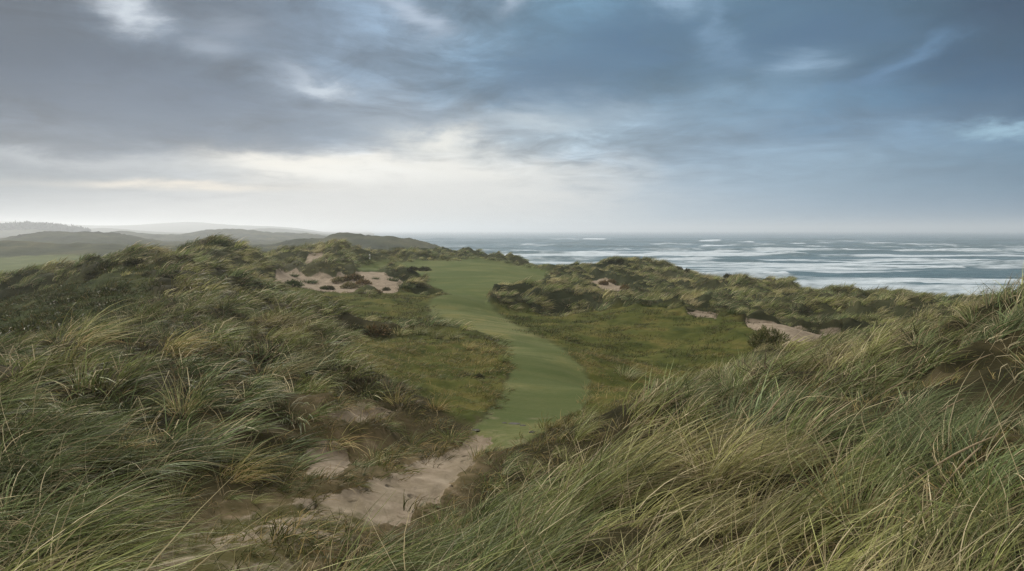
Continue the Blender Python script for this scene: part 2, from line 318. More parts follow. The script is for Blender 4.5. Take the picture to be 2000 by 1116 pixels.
# ------------------------------------------------------------------ ground materials
def ground_material():
    m, t = material('dune_ground')
    pos = t.n('ShaderNodeNewGeometry').outputs['Position']
    sand = t.attr('sand'); fair = t.attr('fair'); rough = t.attr('rough'); moss = t.attr('moss'); farw = t.attr('far'); ld = t.attr('coarse'); dirt = t.attr('dirt')
    n1 = t.noise(pos, .9, 6, .6); n2 = t.noise(pos, .13, 5, .55); n3 = t.noise(pos, 6., 4, .6); n4 = t.noise(pos, .035, 5, .6)
    # dune soil under the grass: thatch, coloured darker for the shade between clumps
    thatch = t.ramp(n1, [(.3,(.014,.014,.007)),(.55,(.032,.028,.013)),(.75,(.065,.052,.026))])
    farcol = t.ramp(n4, [(.3,(.022,.028,.014)),(.5,(.045,.052,.024)),(.68,(.09,.085,.04))])
    farcol = t.mix(t.map(t.noise(pos,.12,4,.6),.35,.65), farcol, t.mix(.5, farcol, (.02,.026,.016)))
    soil = t.attr('soil')
    thatch = t.mix(t.m('MULTIPLY', soil, t.map(n1,.3,.6,.3,1.)), thatch, t.ramp(t.noise(pos,3.,5,.65), [(.3,(.06,.052,.022)),(.55,(.13,.10,.055)),(.75,(.24,.18,.12))]))
    base = t.mix(farw, thatch, farcol)
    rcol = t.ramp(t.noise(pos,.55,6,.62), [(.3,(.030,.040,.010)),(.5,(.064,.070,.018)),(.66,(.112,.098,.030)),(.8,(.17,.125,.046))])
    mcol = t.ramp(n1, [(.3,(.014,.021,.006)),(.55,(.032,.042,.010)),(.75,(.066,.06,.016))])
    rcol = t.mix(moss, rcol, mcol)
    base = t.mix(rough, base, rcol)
    # mown turf: combed bands of green and straw
    w = t.n('ShaderNodeMapping', {'Vector':pos,'Scale':(.16,1.0,1.)}).outputs[0]
    b1 = t.noise(w, 1.1, 5, .6, .4)
    fcol = t.ramp(b1, [(.28,(.070,.086,.032)),(.46,(.120,.130,.054)),(.60,(.175,.168,.078)),(.76,(.25,.22,.11))])
    fine = t.noise(t.n('ShaderNodeMapping', {'Vector':pos,'Scale':(4.,14.,4.)}).outputs[0], 1.6, 4, .7)
    fcol = t.mix(t.map(fine,.35,.7,0,.65), fcol, (.045,.062,.018))
    fcol = t.mix(t.map(t.noise(pos,.42,6,.65),.48,.68,0.,.6), fcol, (.17,.15,.055))
    fcol = t.mix(t.map(n2,.40,.60,0,.8), fcol, (.062,.080,.028))
    fcol = t.mix(t.attr('upper'), fcol, t.mix(.45, fcol, (.080,.104,.038)))
    bare = t.map(t.noise(pos,.7,6,.7),.5,.68)
    fcol = t.mix(t.m('MULTIPLY',t.m('MULTIPLY',bare,dirt),.55), fcol, (.26,.21,.14))
    fe = t.m('ADD', fair, t.m('MULTIPLY', t.m('SUBTRACT', t.noise(pos,1.1,6,.7), .5), t.m('MULTIPLY', t.m('MULTIPLY',fair,t.m('SUBTRACT',1.,fair)), 5.)))
    base = t.mix(t.map(fe,.1,.9), base, fcol)
    # sand with trodden marks and tufts of stain
    s1 = t.noise(pos, 2.2, 6, .6)
    scol = t.ramp(s1, [(.3,(.165,.131,.092)),(.55,(.245,.199,.146)),(.75,(.33,.277,.21))])
    foot = t.n('ShaderNodeTexVoronoi', {'Vector':t.n('ShaderNodeMapping', {'Vector':pos,'Scale':(2.2,1.5,2.)}).outputs[0],'Scale':1.3,'Randomness':1.}, feature='F1').outputs['Distance']
    pit = t.m('MULTIPLY', t.map(foot,.30,.08), t.map(t.noise(pos,1.1,2),.46,.58))
    marks = t.map(t.noise(pos, 9., 4, .7), .55, .64)
    scol = t.mix(t.m('MULTIPLY',marks,t.m('MULTIPLY',t.map(t.noise(pos,.8,3),.42,.6),.75)), scol, (.10,.07,.05))
    tr = t.attr('grassy')
    scol = t.mix(t.m('MULTIPLY', tr, t.map(t.noise(pos,1.9,6,.7),.38,.56)), scol, t.mix(n1, (.03,.034,.012), (.10,.085,.035)))
    edge = t.map(t.m('ADD', sand, t.m('MULTIPLY', t.m('SUBTRACT', t.noise(pos,2.6,5,.7), .5), t.m('MULTIPLY',ld,1.5))), .42, .58)
    base = t.mix(edge, base, scol)
    bh = t.m('ADD', t.m('MULTIPLY', n3, .5), t.m('MULTIPLY', t.noise(pos, 28., 3, .6), .2))
    bh = t.m('SUBTRACT', bh, t.m('MULTIPLY', t.m('MULTIPLY',pit,edge), 3.0))
    bump = t.n('ShaderNodeBump', {'Strength':.9,'Distance':.06,'Height':bh})
    bump2 = t.n('ShaderNodeBump', {'Strength':t.m('MULTIPLY',t.m('MULTIPLY',farw,farw),.9),'Distance':1.6,'Height':t.noise(pos,.11,6,.6),'Normal':bump.outputs[0]})
    p = t.n('ShaderNodeBsdfPrincipled', {'Base Color':base,'Roughness':.95,'Normal':bump2.outputs[0]})
    p.inputs['Specular IOR Level'].default_value = .03
    t.n('ShaderNodeOutputMaterial', {'Surface':p.outputs[0]})
    return m
GM = ground_material()

NCc = len(cols)
idx = np.arange(NR*NCc).reshape(NR,NCc)
quads = np.stack([idx[:-1,:-1], idx[:-1,1:], idx[1:,1:], idx[1:,:-1]], -1).reshape(-1,4)
V = np.stack([X,Y,Z],-1).reshape(-1,3)
# vertex normals of the whole sheet, shared by the pieces so that no seam shows
def grid_normals():
    du = np.gradient(np.stack([X,Y,Z],-1), axis=1); dv = np.gradient(np.stack([X,Y,Z],-1), axis=0)
    n = np.cross(du, dv); n /= np.linalg.norm(n,axis=-1,keepdims=True)+1e-12
    return n
NRM = grid_normals()
NF = NRM.reshape(-1,3)
def cellmean(A): return ((A[:-1,:-1]+A[1:,1:]+A[:-1,1:]+A[1:,:-1])/4).ravel()
zmax = np.maximum.reduce([Z[:-1,:-1],Z[1:,1:],Z[:-1,1:],Z[1:,:-1]]).ravel()
keep = zmax > -2.4
region = np.zeros(len(quads), int)
cd = cellmean(D)
region[cd > 200] = 9
names = {0:'ground',9:'hills'}
for k,(nm,mask) in enumerate([('fairway',m_fair1),('golf_green',m_fair2),('far_field',m_field),('sand_path',m_path),('sand_patch',SANDS['patch']),('sand_patch',SANDS['bank']),('sand_bunker',SANDS['bunker']),
     ('sand_patch',SANDS['scar']),('ridge_path',SANDS['ridge_path']),('sand_patch',SANDS['hollow']),('sand_patch',SANDS['blowout']),('sand_patch',SANDS['ledge'])]):
    region[cellmean(mask) > .5] = 20+k; names[20+k] = nm
dirt = m_fair1*(1-sstep(15,19,D))
grassy = np.clip(m_track*1.6+m_path*.35*(fbm(X/1.2,Y/1.2,77,2)+.4),0,1)
atts = dict(sand=m_sand, fair=m_fair, rough=np.clip(m_rough,0,1), moss=m_moss, far=sstep(25,70,D)*.8+.2*sstep(110,220,D), upper=np.maximum(m_fair2,m_field), coarse=1-sstep(20,45,D), dirt=dirt, grassy=grassy, soil=sstep(.02,.45,blur(np.maximum.reduce([m_path,SANDS['patch'],SANDS['bank'],m_track]),14)))
for rg, nm in names.items():
    f = quads[(region==rg)&keep]
    if not len(f): continue
    u, inv = np.unique(f.ravel(), return_inverse=True)
    me = fast_mesh(nm, V[u], inv.reshape(-1,4))
    for an, A in atts.items(): attr(me, an, A.ravel()[u])
    me.normals_split_custom_set_from_vertices(NF[u].astype(np.float32))
    link(nm, me, GM, kind='structure')

# ------------------------------------------------------------------ sea
def sea():
    lr = np.concatenate([np.arange(math.log(120), math.log(1500), .0033), np.arange(math.log(1500), math.log(24000), .02)])
    cp = np.arange(300, 2700, 5.)
    PXs, L = np.meshgrid(cp, lr); d = np.exp(L); x = lat(PXs)*d; y = d
    # swell running ashore with short chop on it
    fade = 1-sstep(700,2600,d)
    wp = 9*fbm(x/160., y/60., 61, 2)
    ph = (y+.16*x+wp*3.6+5*fbm(x/45.,y/30.,75,2))/46.
    u = ph-np.floor(ph)
    crest = np.exp(-(np.minimum(u,1-u)/.10)**2)
    lenm = sstep(-.16,.30, fbm(x/210., y/46., 62, 3))
    z = (crest*lenm*2.3+.75*fbm(x/30., y/11., 63, 4, .55))*fade+.25*fbm(x/60., y/22., 64, 2)*(1-sstep(2500,6000,d))
    # foam: long bands of spent surf, thicker towards the shore, and breaking crests
    surf = 1-sstep(300,1150,d+90*fbm(x/240.,y/110.,65,2))
    warp = 16*fbm(x/90., y/40., 73, 3)
    bands = fbm(x/800.+y/300., (y+warp)/42., 66, 3, .5)+.5*fbm(x/110., (y+warp)/17., 74, 3, .5)
    lace = fbm(x/20., y/9., 67, 5, .62)
    foam = sstep(-.30,.62, bands*1.15+.80*surf-.52+.34*lace)*sstep(.02,.4,surf)
    spent = np.exp(-4.5*u)*sstep(0.,.05,u)*lenm*sstep(.05,.6,surf)
    foam = np.clip(.78*foam+np.clip(spent*(.85+.9*lace),0,1)*.95,0,1)
    brk = crest**2*lenm*sstep(.10,.42,fbm(x/140., y/26., 68, 3))*sstep(1300,900,d)
    cap = sstep(.52,.66,fbm(x/24., y/14., 69, 3))*sstep(250,500,d)*(1-sstep(1400,2400,d))
    # individual rollers the photograph shows breaking
    for px, py, w, a in [(1100,468,34,1),(1162,469,26,.9),(1385,472,24,.8),(1430,474,40,1),(1462,474,12,.8),(1400,482,36,1.2),(1400,498,44,1.2),(1515,535,30,.8),(1560,477,16,.9),(1650,488,12,.8),(1300,478,34,.7),(1605,475,10,.7),(985,462,20,.7),(1845,525,40,.8),(1890,510,60,.7),(1750,553,50,.8),(1000,480,50,.6),(1330,530,20,.7)]:
        dd = ZC/slope(px,py)*1.0; xx = lat(px)*dd; ww = w/F*dd; th = max(2.2, dd*.006)
        e = (x-xx)/ww; s = (y-dd-2.5*fbm(x/9.,y*0+3.,70,2))/th
        g = sstep(1.15,.6,np.abs(e)+.35*fbm(x/8.,y/8.,71,2))*np.exp(-s*s)
        z = z+g*a*1.5; brk = np.maximum(brk, g*a*1.3)
        tail = sstep(1.2,.5,np.abs(e))*np.exp(-((y-dd+th*2.2)/(th*2.4))**2)*.55
        foam = np.maximum(foam, np.clip(tail*(.7+lace),0,1))
    foam = np.clip(np.maximum.reduce([foam, np.clip(brk*1.4,0,1), cap*.8]),0,1)
    nr, nc = d.shape; ii = np.arange(nr*nc).reshape(nr,nc)
    q = np.stack([ii[:-1,:-1], ii[:-1,1:], ii[1:,1:], ii[1:,:-1]],-1).reshape(-1,4)
    me = fast_mesh('sea', np.stack([x,y,z-.0],-1).reshape(-1,3), q)
    attr(me, 'foam', foam.ravel())
    m, t = material('sea_water')
    pos = t.n('ShaderNodeNewGeometry').outputs['Position']
    f = t.attr('foam')
    st = t.n('ShaderNodeMapping', {'Vector':pos,'Scale':(.35,1.,1.)}).outputs[0]
    f2 = t.m('ADD', f, t.m('MULTIPLY', t.m('SUBTRACT', t.noise(st,.55,6,.7), .5), .7))
    f2 = t.map(f2, .22, 1.05, 0., .92)
    lw = t.noise(t.n('ShaderNodeMapping', {'Vector':pos,'Scale':(.02,.06,1.)}).outputs[0], 1., 5, .6)
    wcol = t.ramp(lw, [(.35,(.022,.068,.088)),(.65,(.048,.108,.13))])
    ch = t.noise(t.n('ShaderNodeMapping', {'Vector':pos,'Scale':(.25,.6,1.)}).outputs[0], 1., 8, .65)
    bump = t.n('ShaderNodeBump', {'Strength':.75,'Distance':1.1,'Height':ch})
    pw = t.n('ShaderNodeBsdfPrincipled', {'Base Color':wcol,'Roughness':.32,'IOR':1.33,'Normal':bump.outputs[0]})
    pf = t.n('ShaderNodeBsdfPrincipled', {'Base Color':(.58,.64,.68,1),'Roughness':.9,'Normal':bump.outputs[0]})
    ms = t.n('ShaderNodeMixShader', {0:f2,1:pw.outputs[0],2:pf.outputs[0]})
    t.n('ShaderNodeOutputMaterial', {'Surface':ms.outputs[0]})
    link('sea', me, m, kind='structure')
sea()

# ------------------------------------------------------------------ haze
def haze():
    x0,x1,y0,y1,z0,z1 = -26000,26000,-60,25500,-4.0,74
    Vh = [(a,b,c_) for c_ in (z0,z1) for b in (y0,y1) for a in (x0,x1)]
    Fh = [(0,2,3,1),(4,5,7,6),(0,1,5,4),(2,6,7,3),(0,4,6,2),(1,3,7,5)]
    me = bpy.data.meshes.new('haze'); me.from_pydata(Vh,[],Fh)
    m, t = material('haze')
    v = t.n('ShaderNodeVolumePrincipled', {'Color':(.90,.93,.97,1),'Density':HAZE,'Anisotropy':.5})
    t.n('ShaderNodeOutputMaterial', {'Volume':v.outputs[0]})
    link('haze', me, m, kind='stuff', label='pale sea mist hanging over the far dunes and water', cat='haze')
HAZE = .00036
haze()

# ------------------------------------------------------------------ sky
SUN_EL, SUN_AZ = R(30), R(-38)     # azimuth measured from straight ahead, to the right
def sky():
    w = bpy.data.worlds.new('World'); bpy.context.scene.world = w; w.use_nodes = True
    t = NT(w.node_tree)
    vec = t.n('ShaderNodeTexCoord').outputs['Generated']
    sp = t.n('ShaderNodeSeparateXYZ', {0:vec}); x,y,z = sp.outputs
    el0 = t.m('MULTIPLY', t.m('ARCSINE', z), 180/math.pi)
    az0 = t.m('MULTIPLY', t.m('ARCTAN2', x, y), 180/math.pi)
    # cloud layer seen in perspective
    k = t.m('DIVIDE', 1., t.m('ADD', t.m('MAXIMUM', z, 0.), .10))
    cl = t.n('ShaderNodeCombineXYZ', {0:t.m('MULTIPLY',x,k),1:t.m('MULTIPLY',y,k),2:0.}).outputs[0]
    nA = t.noise(cl, .7, 7, .58, .5); nB = t.noise(cl, 2.4, 8, .62, .7)
    ae = t.n('ShaderNodeCombineXYZ', {0:t.m('MULTIPLY',az0,.05),1:t.m('MULTIPLY',el0,.13),2:0.}).outputs[0]
    wn = t.n('ShaderNodeTexNoise', {'Vector':ae,'Scale':2.2,'Detail':6.,'Roughness':.6,'Distortion':.4}).outputs['Color']
    ws = t.n('ShaderNodeSeparateColor', {0:wn})
    az = t.m('ADD', az0, t.m('MULTIPLY', t.m('SUBTRACT', ws.outputs[0], .5), 9.))
    el = t.m('ADD', el0, t.m('MULTIPLY', t.m('MULTIPLY', t.m('SUBTRACT', ws.outputs[1], .5), 4.5), t.map(el0,1.,6.)))
    fa = t.m('DIVIDE', t.m('ADD', az, 50), 100)
    pos = lambda px: (math.degrees(math.atan((px-1000)/F))+50)/100
    low = t.ramp(fa, [(pos(0),srgb(150,160,168)),(pos(400),srgb(192,195,197)),(pos(750),srgb(216,216,214)),(pos(1050),srgb(205,209,210)),(pos(1300),srgb(160,181,197)),(pos(1600),srgb(130,158,180)),(pos(2000),srgb(98,132,158))])
    mid = t.ramp(fa, [(pos(0),srgb(128,138,150)),(pos(300),srgb(156,164,172)),(pos(600),srgb(200,202,203)),(pos(850),srgb(225,224,220)),(pos(1080),srgb(186,196,204)),(pos(1300),srgb(146,172,194)),(pos(1600),srgb(130,158,180)),(pos(2000),srgb(98,132,158))])
    m2 = t.ramp(fa, [(pos(0),srgb(92,106,122)),(pos(400),srgb(116,130,147)),(pos(800),srgb(162,177,191)),(pos(1100),srgb(158,180,196)),(pos(1500),srgb(124,153,178)),(pos(2000),srgb(82,114,142))])
    hi = t.ramp(fa, [(pos(0),srgb(80,98,118)),(pos(400),srgb(97,116,136)),(pos(800),srgb(122,146,168)),(pos(1100),srgb(108,146,172)),(pos(1500),srgb(97,132,156)),(pos(2000),srgb(64,92,113))])
    e = lambda py: math.degrees(math.atan((450-py)/F))
    col = t.mix(t.map(el, e(435), e(350)), low, mid)
    col = t.mix(t.map(el, e(335), e(265)), col, m2)
    col = t.mix(t.map(el, e(260), e(140)), col, hi)
    # cloud texture
    mod = t.m('ADD', t.m('MULTIPLY', t.m('SUBTRACT', nA, .5), 3.0), t.m('MULTIPLY', t.m('SUBTRACT', nB, .5), 2.6))
    calm = t.map(az0, 2., 20., 1., .45)
    mod = t.m('MULTIPLY', t.m('MULTIPLY', mod, t.map(el, .5, 7.)), calm)
    nC = t.noise(cl, 1.25, 9, .62, 1.1)
    mod = t.m('ADD', mod, t.m('MULTIPLY', t.m('SUBTRACT', t.map(nC,.47,.60,0.,.42), t.map(nC,.46,.36,0.,.30)), t.m('MULTIPLY', calm, t.map(el, 2.5, 8.))))
    gain = t.m('POWER', 2., t.m('SUBTRACT', mod, t.map(el, 3., 8., 0., .22)))
    col = t.mix(1., col, t.n('ShaderNodeCombineColor', {0:gain,1:gain,2:gain}).outputs[0], 'MULTIPLY')
    # openings and darker bodies of cloud: azimuth/height of each, its reach and its colour
    def blob(px, py, sx, sy, colr, amt, tilt=0.):
        nonlocal col
        a0 = math.degrees(math.atan((px-1000)/F)); e0 = math.degrees(math.atan((450-py)/F*math.cos(R(a0)))); q = 180/math.pi/F
        da = t.m('SUBTRACT', az, a0); de = t.m('SUBTRACT', el, e0)
        if tilt: de = t.m('SUBTRACT', de, t.m('MULTIPLY', da, tilt))
        u = t.m('DIVIDE', da, sx*q); v = t.m('DIVIDE', de, sy*q)
        g = t.m('EXPONENT', t.m('MULTIPLY', t.m('ADD', t.m('MULTIPLY',u,u), t.m('MULTIPLY',v,v)), -1.))
        g = t.m('MULTIPLY', g, t.map(nB, .25, .6, .55, 1.25))
        col = t.mix(t.m('MULTIPLY', g, amt, clamp=True), col, colr)
    dk = srgb(74,90,110)
    blob(60,130,240,65,srgb(66,84,104),.95); blob(280,190,230,45,srgb(84,102,124),.7); blob(520,60,200,60,srgb(100,116,134),.5)
    blob(450,240,260,50,srgb(108,124,142),.6); blob(1080,170,170,60,srgb(82,112,140),.7); blob(1230,90,170,70,srgb(80,114,144),.75)
    blob(1560,70,240,60,srgb(78,110,140),.7); blob(1870,160,180,55,srgb(62,94,124),.9); blob(1980,20,90,60,srgb(58,82,106),.9); blob(760,250,160,35,srgb(124,142,160),.6)
    blob(150,290,240,40,srgb(100,114,130),.6); blob(1640,210,150,35,srgb(100,142,174),.6)
    br = srgb(238,236,228)
    blob(268,40,44,24,srgb(196,206,216),.85); blob(640,165,38,16,srgb(205,216,226),1.,-.35); blob(600,150,70,26,srgb(150,166,184),.6); blob(810,38,60,26,srgb(172,188,206),.8,-.5)
    blob(985,12,26,26,srgb(178,194,212),.8); blob(420,105,40,18,srgb(148,162,178),.6); blob(460,60,60,30,srgb(136,150,166),.5); blob(1310,12,40,26,srgb(140,170,196),.8); blob(1390,60,26,60,srgb(124,156,184),.6)
    blob(1520,125,70,20,srgb(142,172,198),.75); blob(1960,262,60,10,srgb(150,186,208),.9); blob(1780,270,50,16,srgb(130,166,196),.6); blob(1740,130,90,16,srgb(104,140,174),.6,.3); blob(1430,215,110,30,srgb(126,160,186),.5)
    blob(1050,240,90,28,srgb(186,198,206),.7); blob(1180,215,110,26,srgb(150,172,190),.6)
    blob(790,338,300,22,br,.88); blob(600,330,120,15,srgb(244,240,230),.9); blob(860,285,95,30,srgb(232,232,226),.85,-.1); blob(760,345,150,16,srgb(250,249,243),.9)
    blob(330,362,230,7,srgb(232,222,206),.95); blob(230,315,160,14,srgb(176,182,188),.6); blob(60,350,110,26,srgb(136,148,158),.7); blob(60,305,70,10,srgb(168,176,184),.6); blob(960,385,260,36,srgb(222,222,218),.7); blob(720,400,400,34,srgb(212,213,212),.6); blob(900,360,200,34,srgb(228,228,224),.4)
    # unseen sky overhead and behind, made brighter than in view to light the ground
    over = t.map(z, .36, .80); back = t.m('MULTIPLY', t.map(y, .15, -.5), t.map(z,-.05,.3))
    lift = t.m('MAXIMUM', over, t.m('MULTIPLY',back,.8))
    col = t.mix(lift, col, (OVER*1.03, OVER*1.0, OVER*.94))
    ny = t.n('ShaderNodeTexSky', sky_type='NISHITA', sun_disc=False)
    ny.sun_elevation = SUN_EL; ny.sun_rotation = SUN_AZ
    # 10 x the wanted radiance (less the exposure), since the background runs at 0.1
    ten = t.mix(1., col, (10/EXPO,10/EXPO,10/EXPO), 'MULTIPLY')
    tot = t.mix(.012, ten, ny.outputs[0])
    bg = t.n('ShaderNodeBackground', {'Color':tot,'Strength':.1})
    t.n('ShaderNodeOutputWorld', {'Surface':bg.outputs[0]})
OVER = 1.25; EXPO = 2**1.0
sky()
sl = bpy.data.lights.new('sun','SUN'); sl.energy = 1.5; sl.angle = R(10); sl.color = (1.,.95,.87)
so = bpy.data.objects.new('sun', sl); C.objects.link(so)
from mathutils import Vector
sd = Vector((math.sin(SUN_AZ)*math.cos(SUN_EL), math.cos(SUN_AZ)*math.cos(SUN_EL), math.sin(SUN_EL)))
so.rotation_euler = sd.to_track_quat('Z','Y').to_euler()
so.location = sd*120+Vector((0,0,ZC))

cam = bpy.data.cameras.new('camera'); co = bpy.data.objects.new('camera', cam); C.objects.link(co)
cam.sensor_width = 36; cam.lens = 36*F/2000; cam.clip_start = .05; cam.clip_end = 60000
co.location = (0,0,ZC); co.rotation_euler = (math.pi/2-PITCH,0,0)
S = bpy.context.scene; S.camera = co
S.view_settings.view_transform = 'Standard'; S.view_settings.look = 'None'; S.view_settings.exposure = 1.0; S.view_settings.gamma = 1
S.render.engine = 'CYCLES'
S.cycles.use_denoising = True; S.cycles.denoiser = 'OPENIMAGEDENOISE'; S.cycles.denoising_prefilter = 'NONE'; S.cycles.use_adaptive_sampling = False
S.cycles.max_bounces = 5; S.cycles.diffuse_bounces = 2; S.cycles.glossy_bounces = 2; S.cycles.transmission_bounces = 2; S.cycles.volume_bounces = 2
AVOID = []
# ------------------------------------------------------------------ grass
def clump(rg, n, length, width, radius, lean, splay, seg, droop=1., dead=.25, upright=1., wind=(1.,0.)):
    # blades rooted in a small disc, bending with the wind; returns vertices, quads, tint per vertex, height per vertex
    a = rg.uniform(0, 2*math.pi, n); r = radius*np.sqrt(rg.uniform(0,1,n))
    p = np.stack([r*np.cos(a), r*np.sin(a), np.full(n,-.06)],1)
    out = np.stack([np.cos(a), np.sin(a), np.zeros(n)],1)
    L = rg.uniform(*length, n)*(.65+.35*rg.uniform(0,1,n))
    d0 = np.stack([np.zeros(n),np.zeros(n),np.full(n,upright)],1)+out*(splay*rg.uniform(.15,1.,n)*(.3+r/radius))[:,None]+rg.normal(0,.10,(n,3))
    w = np.array([wind[0],wind[1],0.])
    d0 += w*(lean*.5*rg.uniform(.4,1.3,n))[:,None]
    bend = w*(lean*rg.uniform(.5,1.5,n))[:,None]+np.array([0,0,-1.])*(droop*rg.uniform(.15,1.05,n))[:,None]+rg.normal(0,.16,(n,3))*np.array([1,1,.3])+out*(splay*.4*rg.uniform(0,1,n))[:,None]
    tint = rg.uniform(0,1,n); isdead = rg.uniform(0,1,n) < dead
    tint = np.where(isdead, 1.+rg.uniform(0,1,n), tint)      # 0-1 living, 1-2 dry
    bend[isdead] *= 1.25
    rv = rg.normal(0,1,(n,3)); mid = d0+.5*bend
    side = np.cross(mid, rv); side /= np.linalg.norm(side,axis=1,keepdims=True)+1e-9
    rowsV = []; hs = []
    for s in range(seg+1):
        f = s/seg
        ww = width*rg.uniform(.75,1.25,n)*(1-.88*f**1.6)*(.75+.25*min(1,f*4)) if s==0 else width*(1-.88*f**1.6)*np.ones(n)
        if s: 
            d = d0+bend*(f-.5/seg)*1.25; d /= np.linalg.norm(d,axis=1,keepdims=True); p = p+d*(L/seg)[:,None]
        rowsV.append(np.stack([p-side*ww[:,None]/2, p+side*ww[:,None]/2],1)); hs.append(np.full((n,2),f))
    Vv = np.stack(rowsV,1); H = np.stack(hs,1)           # n, seg+1, 2, 3
    T = np.broadcast_to(tint[:,None,None], H.shape)
    base = (np.arange(n)*(seg+1)*2)[:,None]+np.arange(seg)*2
    q = np.stack([base, base+1, base+3, base+2],-1).reshape(-1,4)
    return Vv.reshape(-1,3), q, T.ravel(), H.ravel()
def clump_mesh(name, parts):
    vs,qs,ts,hs = [],[],[],[]; o = 0
    for v,q,t_,h in parts: vs.append(v); qs.append(q+o); ts.append(t_); hs.append(h); o += len(v)
    me = fast_mesh(name, np.concatenate(vs), np.concatenate(qs)); attr(me,'tint',np.concatenate(ts)); attr(me,'hgt',np.concatenate(hs)); return me

def grass_material(name, live, dry, hue=None, instanced=True):
    m, t = material(name)
    tint = t.attr('tint'); h = t.attr('hgt')
    pv = t.attr('patch','INSTANCER') if instanced else t.n('ShaderNodeObjectInfo').outputs['Random']
    rnd = t.n('ShaderNodeObjectInfo').outputs['Random']
    f = t.m('FRACT', tint)
    lcol = t.ramp(t.m('ADD', t.m('MULTIPLY',f,.6), t.m('MULTIPLY',pv,.4)), [(.1,live[0]),(.45,live[1]),(.9,live[2])])
    dcol = t.ramp(f, [(0.,dry[0]),(.5,dry[1]),(1.,dry[2])])
    if hue:
        lcol = t.ramp(pv, hue); q = t.map(f,0.,1.,.42,1.75,False); lcol = t.mix(1., lcol, t.n('ShaderNodeCombineColor',{0:q,1:q,2:q}).outputs[0], 'MULTIPLY')
    isd = t.m('GREATER_THAN', tint, .9999)
    # green blades of a dry patch are partly straw coloured too; tips dry first
    strawy = t.m('MULTIPLY', t.map(h,.45,1.), t.map(pv,.35,1.,.15,.75))
    lcol = t.mix(strawy, lcol, dry[1])
    col = t.mix(isd, lcol, dcol)
    br = t.map(rnd,0.,1.,.52,1.62,False)
    col = t.mix(1., col, t.n('ShaderNodeCombineColor',{0:br,1:br,2:br}).outputs[0], 'MULTIPLY')
    df = t.n('ShaderNodeBsdfPrincipled', {'Base Color':col,'Roughness':.55}); df.inputs['Specular IOR Level'].default_value = .12
    tr = t.n('ShaderNodeBsdfTranslucent', {'Color':col})
    ms = t.n('ShaderNodeMixShader', {0:.16,1:df.outputs[0],2:tr.outputs[0]})
    t.n('ShaderNodeOutputMaterial', {'Surface':ms.outputs[0]})
    return m
MARRAM_LIVE = [(.066,.082,.024),(.155,.165,.064),(.31,.305,.165)]
MARRAM_DRY = [(.14,.10,.055),(.33,.27,.155),(.56,.48,.31)]
HUE = [(0.,(.100,.126,.054)),(.3,(.114,.138,.047)),(.6,(.170,.176,.060)),(.85,(.235,.222,.092)),(1.,(.30,.265,.135))]
GMAT = grass_material('marram_blades', MARRAM_LIVE, MARRAM_DRY, HUE)
TURF = grass_material('turf_blades', [(.028,.040,.009),(.088,.094,.025),(.185,.168,.055)], [(.12,.08,.032),(.24,.175,.072),(.36,.28,.13)])
GMAT1 = grass_material('tussock_blades', MARRAM_LIVE, MARRAM_DRY, instanced=False)

def gn_group(coll):
    g = bpy.data.node_groups.new('scatter', 'GeometryNodeTree')
    g.interface.new_socket('Geometry', in_out='INPUT', socket_type='NodeSocketGeometry'); g.interface.new_socket('Geometry', in_out='OUTPUT', socket_type='NodeSocketGeometry')
    N = g.nodes; Lk = g.links
    i = N.new('NodeGroupInput'); o = N.new('NodeGroupOutput'); ip = N.new('GeometryNodeInstanceOnPoints'); ci = N.new('GeometryNodeCollectionInfo')
    ci.inputs['Collection'].default_value = coll; ci.inputs['Separate Children'].default_value = True; ci.inputs['Reset Children'].default_value = True
    def na(n, typ):
        a = N.new('GeometryNodeInputNamedAttribute'); a.data_type = typ; a.inputs['Name'].default_value = n; return a.outputs['Attribute']
    Lk.new(i.outputs[0], ip.inputs['Points']); Lk.new(ci.outputs[0], ip.inputs['Instance']); ip.inputs['Pick Instance'].default_value = True
    Lk.new(na('variant','INT'), ip.inputs['Instance Index']); Lk.new(na('turn','FLOAT_VECTOR'), ip.inputs['Rotation']); Lk.new(na('size','FLOAT_VECTOR'), ip.inputs['Scale'])
    Lk.new(ip.outputs[0], o.inputs[0]); return g

def euler_from(Mx):   # Mx n,3,3
    y = -np.arcsin(np.clip(Mx[:,2,0],-1,1)); x = np.arctan2(Mx[:,2,1],Mx[:,2,2]); z = np.arctan2(Mx[:,1,0],Mx[:,0,0])
    return np.stack([x,y,z],1)
def frame(nrm, yaw, follow):
    up = nrm*follow+np.array([0,0,1.])*(1-follow); up /= np.linalg.norm(up,axis=1,keepdims=True)
    fx = np.stack([np.cos(yaw),np.sin(yaw),np.zeros(len(yaw))],1); fx -= up*(fx*up).sum(1,keepdims=True); fx /= np.linalg.norm(fx,axis=1,keepdims=True)
    fy = np.cross(up,fx); return np.stack([fx,fy,up],-1)

